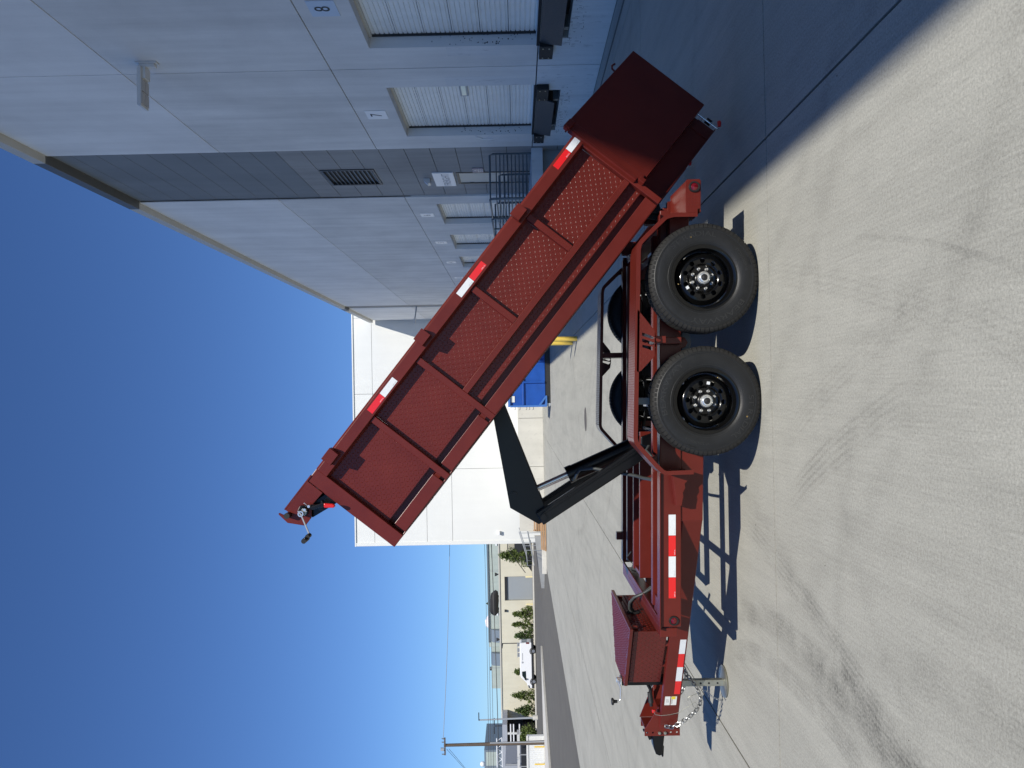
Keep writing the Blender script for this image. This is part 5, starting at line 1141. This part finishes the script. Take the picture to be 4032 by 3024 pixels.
# ---- bed
YB = 5.66; YF = 2*YC-YB
bd = part('bed_floor', MB(bed).box(0.02, 3.16, YB+0.06, YF-0.06, 0.095, 0.105).box(0.02, 3.18, YB+0.5, YB+0.60, 0.0, 0.095).box(0.02, 3.18, YF-0.60, YF-0.5, 0.0, 0.095), RED, tr)
for i in range(9): part('floor_bearer', MB(bed).box(0.15+0.36*i, 0.19+0.36*i, YB+0.06, YF-0.06, 0.02, 0.095), RED, bd)
part('front_wall', MB(bed).box(3.16, 3.175, YB+0.05, YF-0.05, 0.0, 0.80), RED, bd)
for near in (True, False):
    xf = bed if near else mir(bed)
    bays_ = [(0.05, 0.676), (0.726, 1.346), (1.396, 2.011), (2.061, 2.560), (2.610, 3.125)] if near else [(0.05, 3.125)]
    for (a, b) in bays_:
        sp_ = part('side_panel', MB(xf).box(a, b, YB+0.062, YB+0.067, 0.155, 0.712), RED, bd)
        if near:
            lg = MB(xf)
            lo = 0.160
            if b <= 2.02:
                lugs(lg, a, b, 0.312, 0.705, 0.0262, lambda p, q, h_: bed(p, YB+0.062-h_, q), h=0.0017)
                lugs(lg, a, b, 0.158, 0.262, 0.0262, lambda p, q, h_: bed(p, YB+0.062-h_, q), h=0.0017)
            else: lugs(lg, a, b, 0.158, 0.705, 0.0262, lambda p, q, h_: bed(p, YB+0.062-h_, q), h=0.0017)
            part('tread_relief', lg, RED, bd, kind='stuff')
    if near:
        for a in (0.676, 1.346):
            part('side_panel', MB(xf).box(a, a+0.05, YB+0.062, YB+0.067, 0.155, 0.315), RED, bd)
            lg = MB(xf); lugs(lg, a, a+0.05, 0.158, 0.262, 0.0262, lambda p, q, h_: bed(p, YB+0.062-h_, q), h=0.0017)
            part('tread_relief', lg, RED, bd, kind='stuff')
    part('side_return', MB(xf).box(0.03, 3.14, YB+0.11, YB+0.115, 0.08, 0.162).box(0.03, 3.14, YB+0.066, YB+0.115, 0.150, 0.155), RED, bd)
    part('top_rail', MB(xf).prism([(YB-0.018, 0.710), (YB-0.018, 0.792), (YB-0.004, 0.808), (YB+0.062, 0.808), (YB+0.067, 0.80), (YB+0.067, 0.700), (YB+0.055, 0.700)], 0.0, 3.125, 'x'), RED, bd, bevel=0.003)
    if near:
        part('middle_rail', MB(xf).prism([(YB, 0.262), (YB, 0.309), (YB+0.062, 0.317), (YB+0.062, 0.262)], 0.05, 2.011, 'x'), RED, bd, bevel=0.002)
        part('bottom_rail', MB(xf).box(0.062, 2.011, YB, YB+0.012, 0.002, 0.105).box(0.062, 2.011, YB, YB+0.06, 0.0, 0.010).box(0.062, 2.011, YB+0.012, YB+0.07, 0.098, 0.105), RED, bd, bevel=0.003)
        for a, b in ((2.085, 2.535), (2.635, 3.095)):
            part('bottom_rail', MB(xf).box(a, b, YB, YB+0.012, 0.006, 0.105).box(a-0.024, b+0.03, YB+0.012, YB+0.06, 0.0, 0.010).box(a-0.024, b+0.03, YB+0.06, YB+0.07, 0.0, 0.105), RED, bd, bevel=0.003)
        for s_, t0 in ((0.676, 0.309), (1.346, 0.309), (2.011, 0.0), (2.560, 0.0)):
            part('rib', MB(xf).box(s_, s_+0.050, YB-0.002, YB+0.064, t0, 0.706), RED, bd, bevel=0.004)
        part('rear_post', MB(xf).box(0.0, 0.048, YB-0.004, YB+0.07, 0.0, 0.712), RED, bd, bevel=0.004)
        part('front_post', MB(xf).prism([(3.125, 0.0), (3.232, 0.0), (3.236, 0.60), (3.236, 0.806), (3.125, 0.806)], YB-0.006, YB+0.07, 'y', xf=lambda x, y, z: bed(x, y, z)), RED, bd, bevel=0.004)
    else:
        for s_ in (0.676, 1.346, 2.011, 2.560): part('rib', MB(xf).box(s_, s_+0.050, YB-0.002, YB+0.064, 0.0, 0.706), RED, bd, bevel=0.004)
        part('rear_post', MB(xf).box(0.0, 0.048, YB-0.004, YB+0.07, 0.0, 0.712), RED, bd, bevel=0.004)
        part('front_post', MB(xf).box(3.125, 3.236, YB-0.006, YB+0.07, 0.0, 0.806), RED, bd, bevel=0.004)
        part('bottom_rail', MB(xf).box(0.062, 3.1, YB, YB+0.06, 0.0, 0.105), RED, bd, bevel=0.003)
    for s_ in (0.684, 1.834, 2.930):
        part('stake_pocket', MB(xf).box(s_, s_+0.100, YB-0.088, YB-0.080, 0.730, 0.812).box(s_, s_+0.007, YB-0.080, YB-0.018, 0.730, 0.812).box(s_+0.093, s_+0.100, YB-0.080, YB-0.018, 0.730, 0.812), RED, bd, bevel=0.002, seg=1)
for a0, a1, c, t0 in ((0.017, 0.142, 'tapewhite', 0.737), (0.142, 0.300, 'tapered', 0.737), (1.175, 1.327, 'tapered', 0.727), (1.327, 1.479, 'tapewhite', 0.727), (2.250, 2.403, 'tapewhite', 0.724), (2.403, 2.555, 'tapered', 0.724)):
    t = part('reflective_tape', MB(bed).box(a0+.001, a1-.001, YB-0.0197, YB-0.018, t0, t0+0.050), M[c], bd)
    flat_text('DOT-C2', 0.010, lambda a, c_, b, a0=a0, t0=t0: bed(a0+0.03-a, YB-0.0200-c_, t0+0.008+b), M['greyink'] if c == 'tapewhite' else M['tapewhite'], t)
# tarp housing arm at the front
hpoly = [(3.236, 0.800), (3.50, 0.800), (3.503, 0.772), (3.492, 0.758), (3.497, 0.742), (3.515, 0.738), (3.537, 0.782), (3.546, 0.822), (3.553, 0.826), (3.560, 0.818), (3.568, 0.730), (3.508, 0.620), (3.495, 0.613), (3.430, 0.614), (3.360, 0.668), (3.236, 0.660)]
hs_ = part('tarp_bracket', MB(bed).prism(hpoly, YB-0.016, YB-0.008, 'y'), RED, tr, bevel=0.002, seg=1)
part('tarp_bracket', MB(mir(bed)).prism(hpoly, YB-0.016, YB-0.008, 'y'), RED, tr, bevel=0.002, seg=1)
part('tarp_shield', MB(bed).box(3.19, 3.505, YB-0.014, YF+0.014, 0.802, 0.812).box(3.499, 3.505, YB-0.004, YF, 0.760, 0.812), RED, hs_)
part('bracket_brace', MB(bed).prism([(3.226, 0.535), (3.236, 0.640), (3.345, 0.675), (3.430, 0.640), (3.434, 0.612), (3.25, 0.540)], YB+0.02, YF-0.02, 'y'), M['black'], hs_)
part('tarp_roll', MB(bed).cyl((3.46, YB+0.02, 0.70), (3.46, YF-0.02, 0.70), 0.055, 20), M['bumper'], hs_, smooth=50)
part('roller', MB(bed).cyl((3.514, YB-0.075, 0.758), (3.514, YB-0.010, 0.758), 0.021, 20), M['blackrubber'], hs_, smooth=40)
gm = MB(bed)
gear = []
for i in range(28): a = 2*math.pi*i/28; rr_ = 0.030 if i % 2 else 0.0245; gear.append((3.424+rr_*math.cos(a), 0.683+rr_*math.sin(a)))
gm.prism(gear, YB-0.060, YB-0.050, 'y'); part('crank_gear', gm, M['zinc'], hs_)
part('crank_hub', MB(bed).cyl((3.437, YB-0.075, 0.686), (3.437, YB-0.01, 0.686), 0.014, 16).cyl((3.424, YB-0.05, 0.683), (3.424, YB-0.01, 0.683), 0.034, 20), M['black'], hs_, smooth=40)
part('crank_ring', MB(bed).lathe([(0.013, -0.004), (0.021, -0.004), (0.021, 0.004), (0.013, 0.004), (0.013, -0.004)], 24, 'y', (3.439, YB-0.078, 0.686)), M['chrome'], hs_, smooth=40)
part('crank_arm', MB(bed).tube([(3.432, YB-0.078, 0.715), (3.442, YB-0.078, 0.678), (3.514, YB-0.085, 0.548)], 0.0065, 8), M['chrome'], hs_, smooth=60)
part('crank_grip', MB(bed).cyl((3.518, YB-0.085, 0.540), (3.522, YB-0.14, 0.540), 0.016, 18).cyl((3.541, YB-0.10, 0.538), (3.546, YB-0.19, 0.536), 0.018, 18), M['blackrubber'], hs_, smooth=40)
part('ratchet_body', MB(bed).prism([(3.435, 0.722), (3.40, 0.728), (3.365, 0.690), (3.345, 0.670), (3.30, 0.615), (3.275, 0.630), (3.27, 0.612), (3.315, 0.590), (3.365, 0.655), (3.375, 0.690), (3.40, 0.712), (3.425, 0.700)], YB-0.065, YB-0.02, 'y'), M['black'], hs_, bevel=0.004)
part('ratchet_lever', MB(bed).prism([(3.372, 0.672), (3.366, 0.640), (3.292, 0.584), (3.268, 0.604)], YB-0.085, YB-0.075, 'y'), M['black'], hs_, bevel=0.004)
part('lever_grip', MB(bed).prism([(3.297, 0.577), (3.256, 0.524), (3.242, 0.518), (3.232, 0.530), (3.237, 0.546), (3.272, 0.600)], YB-0.095, YB-0.065, 'y'), M['gripred'], hs_, bevel=0.009, seg=3)
for s_, t_ in ((3.357, 0.672), (3.395, 0.680)): part('bolt', MB(bed).cyl((s_, YB-0.092, t_), (s_, YB-0.06, t_), 0.010, 12), M['chrome'], hs_, smooth=40)
part('spring', MB(bed).tube([(3.362+0.003*math.sin(i*1.6), YB-0.07+0.006*math.cos(i*1.6), 0.675+0.0016*i) for i in range(26)], 0.0022, 5), M['chrome'], hs_)

# ---- rear barn doors, swung out
PH = math.atan(0.455)
def doorf(a, b, t):   # a from the hinge outwards, b through the door's thickness (inwards), t height on the bed
    s = -a*math.cos(PH) + b*math.sin(PH); y = (YB-0.02) + a*math.sin(PH) + b*math.cos(PH)
    return bed(s, y, t)
for near in (True, False):
    xf = doorf if near else mir(doorf)
    dr = part('barn_door', MB(xf).box(0.070, 1.012, 0.0, 0.006, 0.19, 0.897), RED, tr, bevel=0.001, seg=1)
    part('door_edge', MB(xf).box(1.000, 1.012, 0.006, 0.15, 0.19, 0.897).box(0.070, 1.0, 0.006, 0.15, 0.885, 0.897).box(0.070, 1.0, 0.006, 0.155, 0.190, 0.200), RED, dr)
    part('door_frame', MB(xf).box(0.0, 0.066, -0.006, 0.045, 0.205, 0.880).box(0.0, 0.066, 0.0, 0.045, 0.882, 0.905), RED, dr, bevel=0.004)
    part('door_rib', MB(xf).prism([(-0.030, 0.235), (-0.030, 0.855), (0.0, 0.855), (0.0, 0.235)], -0.012, 0.03, 'y'), RED, dr, bevel=0.006)
    part('lower_channel', MB(xf).box(0.02, 1.005, 0.150, 0.158, 0.0, 0.196).box(0.885, 1.005, 0.142, 0.150, 0.006, 0.165).box(0.06, 1.005, 0.120, 0.150, 0.0, 0.008), RED, dr, bevel=0.003)
    part('hinge_bracket', MB(xf).box(-0.045, 0.045, -0.035, 0.0, 0.845, 0.898).box(-0.060, -0.045, -0.035, -0.005, 0.855, 0.890), RED, dr, bevel=0.010)
    part('hinge_bracket', MB(xf).box(-0.012, 0.03, -0.020, 0.02, 0.175, 0.225), RED, dr, bevel=0.004)
    part('tarp_hook', MB(xf).tube([(0.735, 0.02, 0.895), (0.740, 0.02, 0.925), (0.765, 0.02, 0.945), (0.80, 0.02, 0.938)], 0.008, 8), RED, dr, smooth=60)
    rod = part('latch_rod', MB(xf).tube([(1.020, 0.120, 0.20), (1.020, 0.120, 0.008), (1.022, 0.118, -0.006), (1.040, 0.112, -0.012)], 0.0075, 10), M['chrome'], dr, smooth=60)
    part('latch_handle', MB(xf).tube([(1.042, 0.112, -0.008), (1.066, 0.104, 0.010), (1.076, 0.10, 0.022)], [0.013, 0.017, 0.014], 12), M['gripred'], rod, smooth=60)
    part('latch_plate', MB(xf).box(1.005, 1.068, 0.128, 0.140, 0.062, 0.112), M['black'], dr, bevel=0.003)
    for t_ in (0.055, 0.135): part('latch_clip', MB(xf).box(0.995, 1.040, 0.112, 0.128, t_, t_+0.006), M['chrome'], rod)
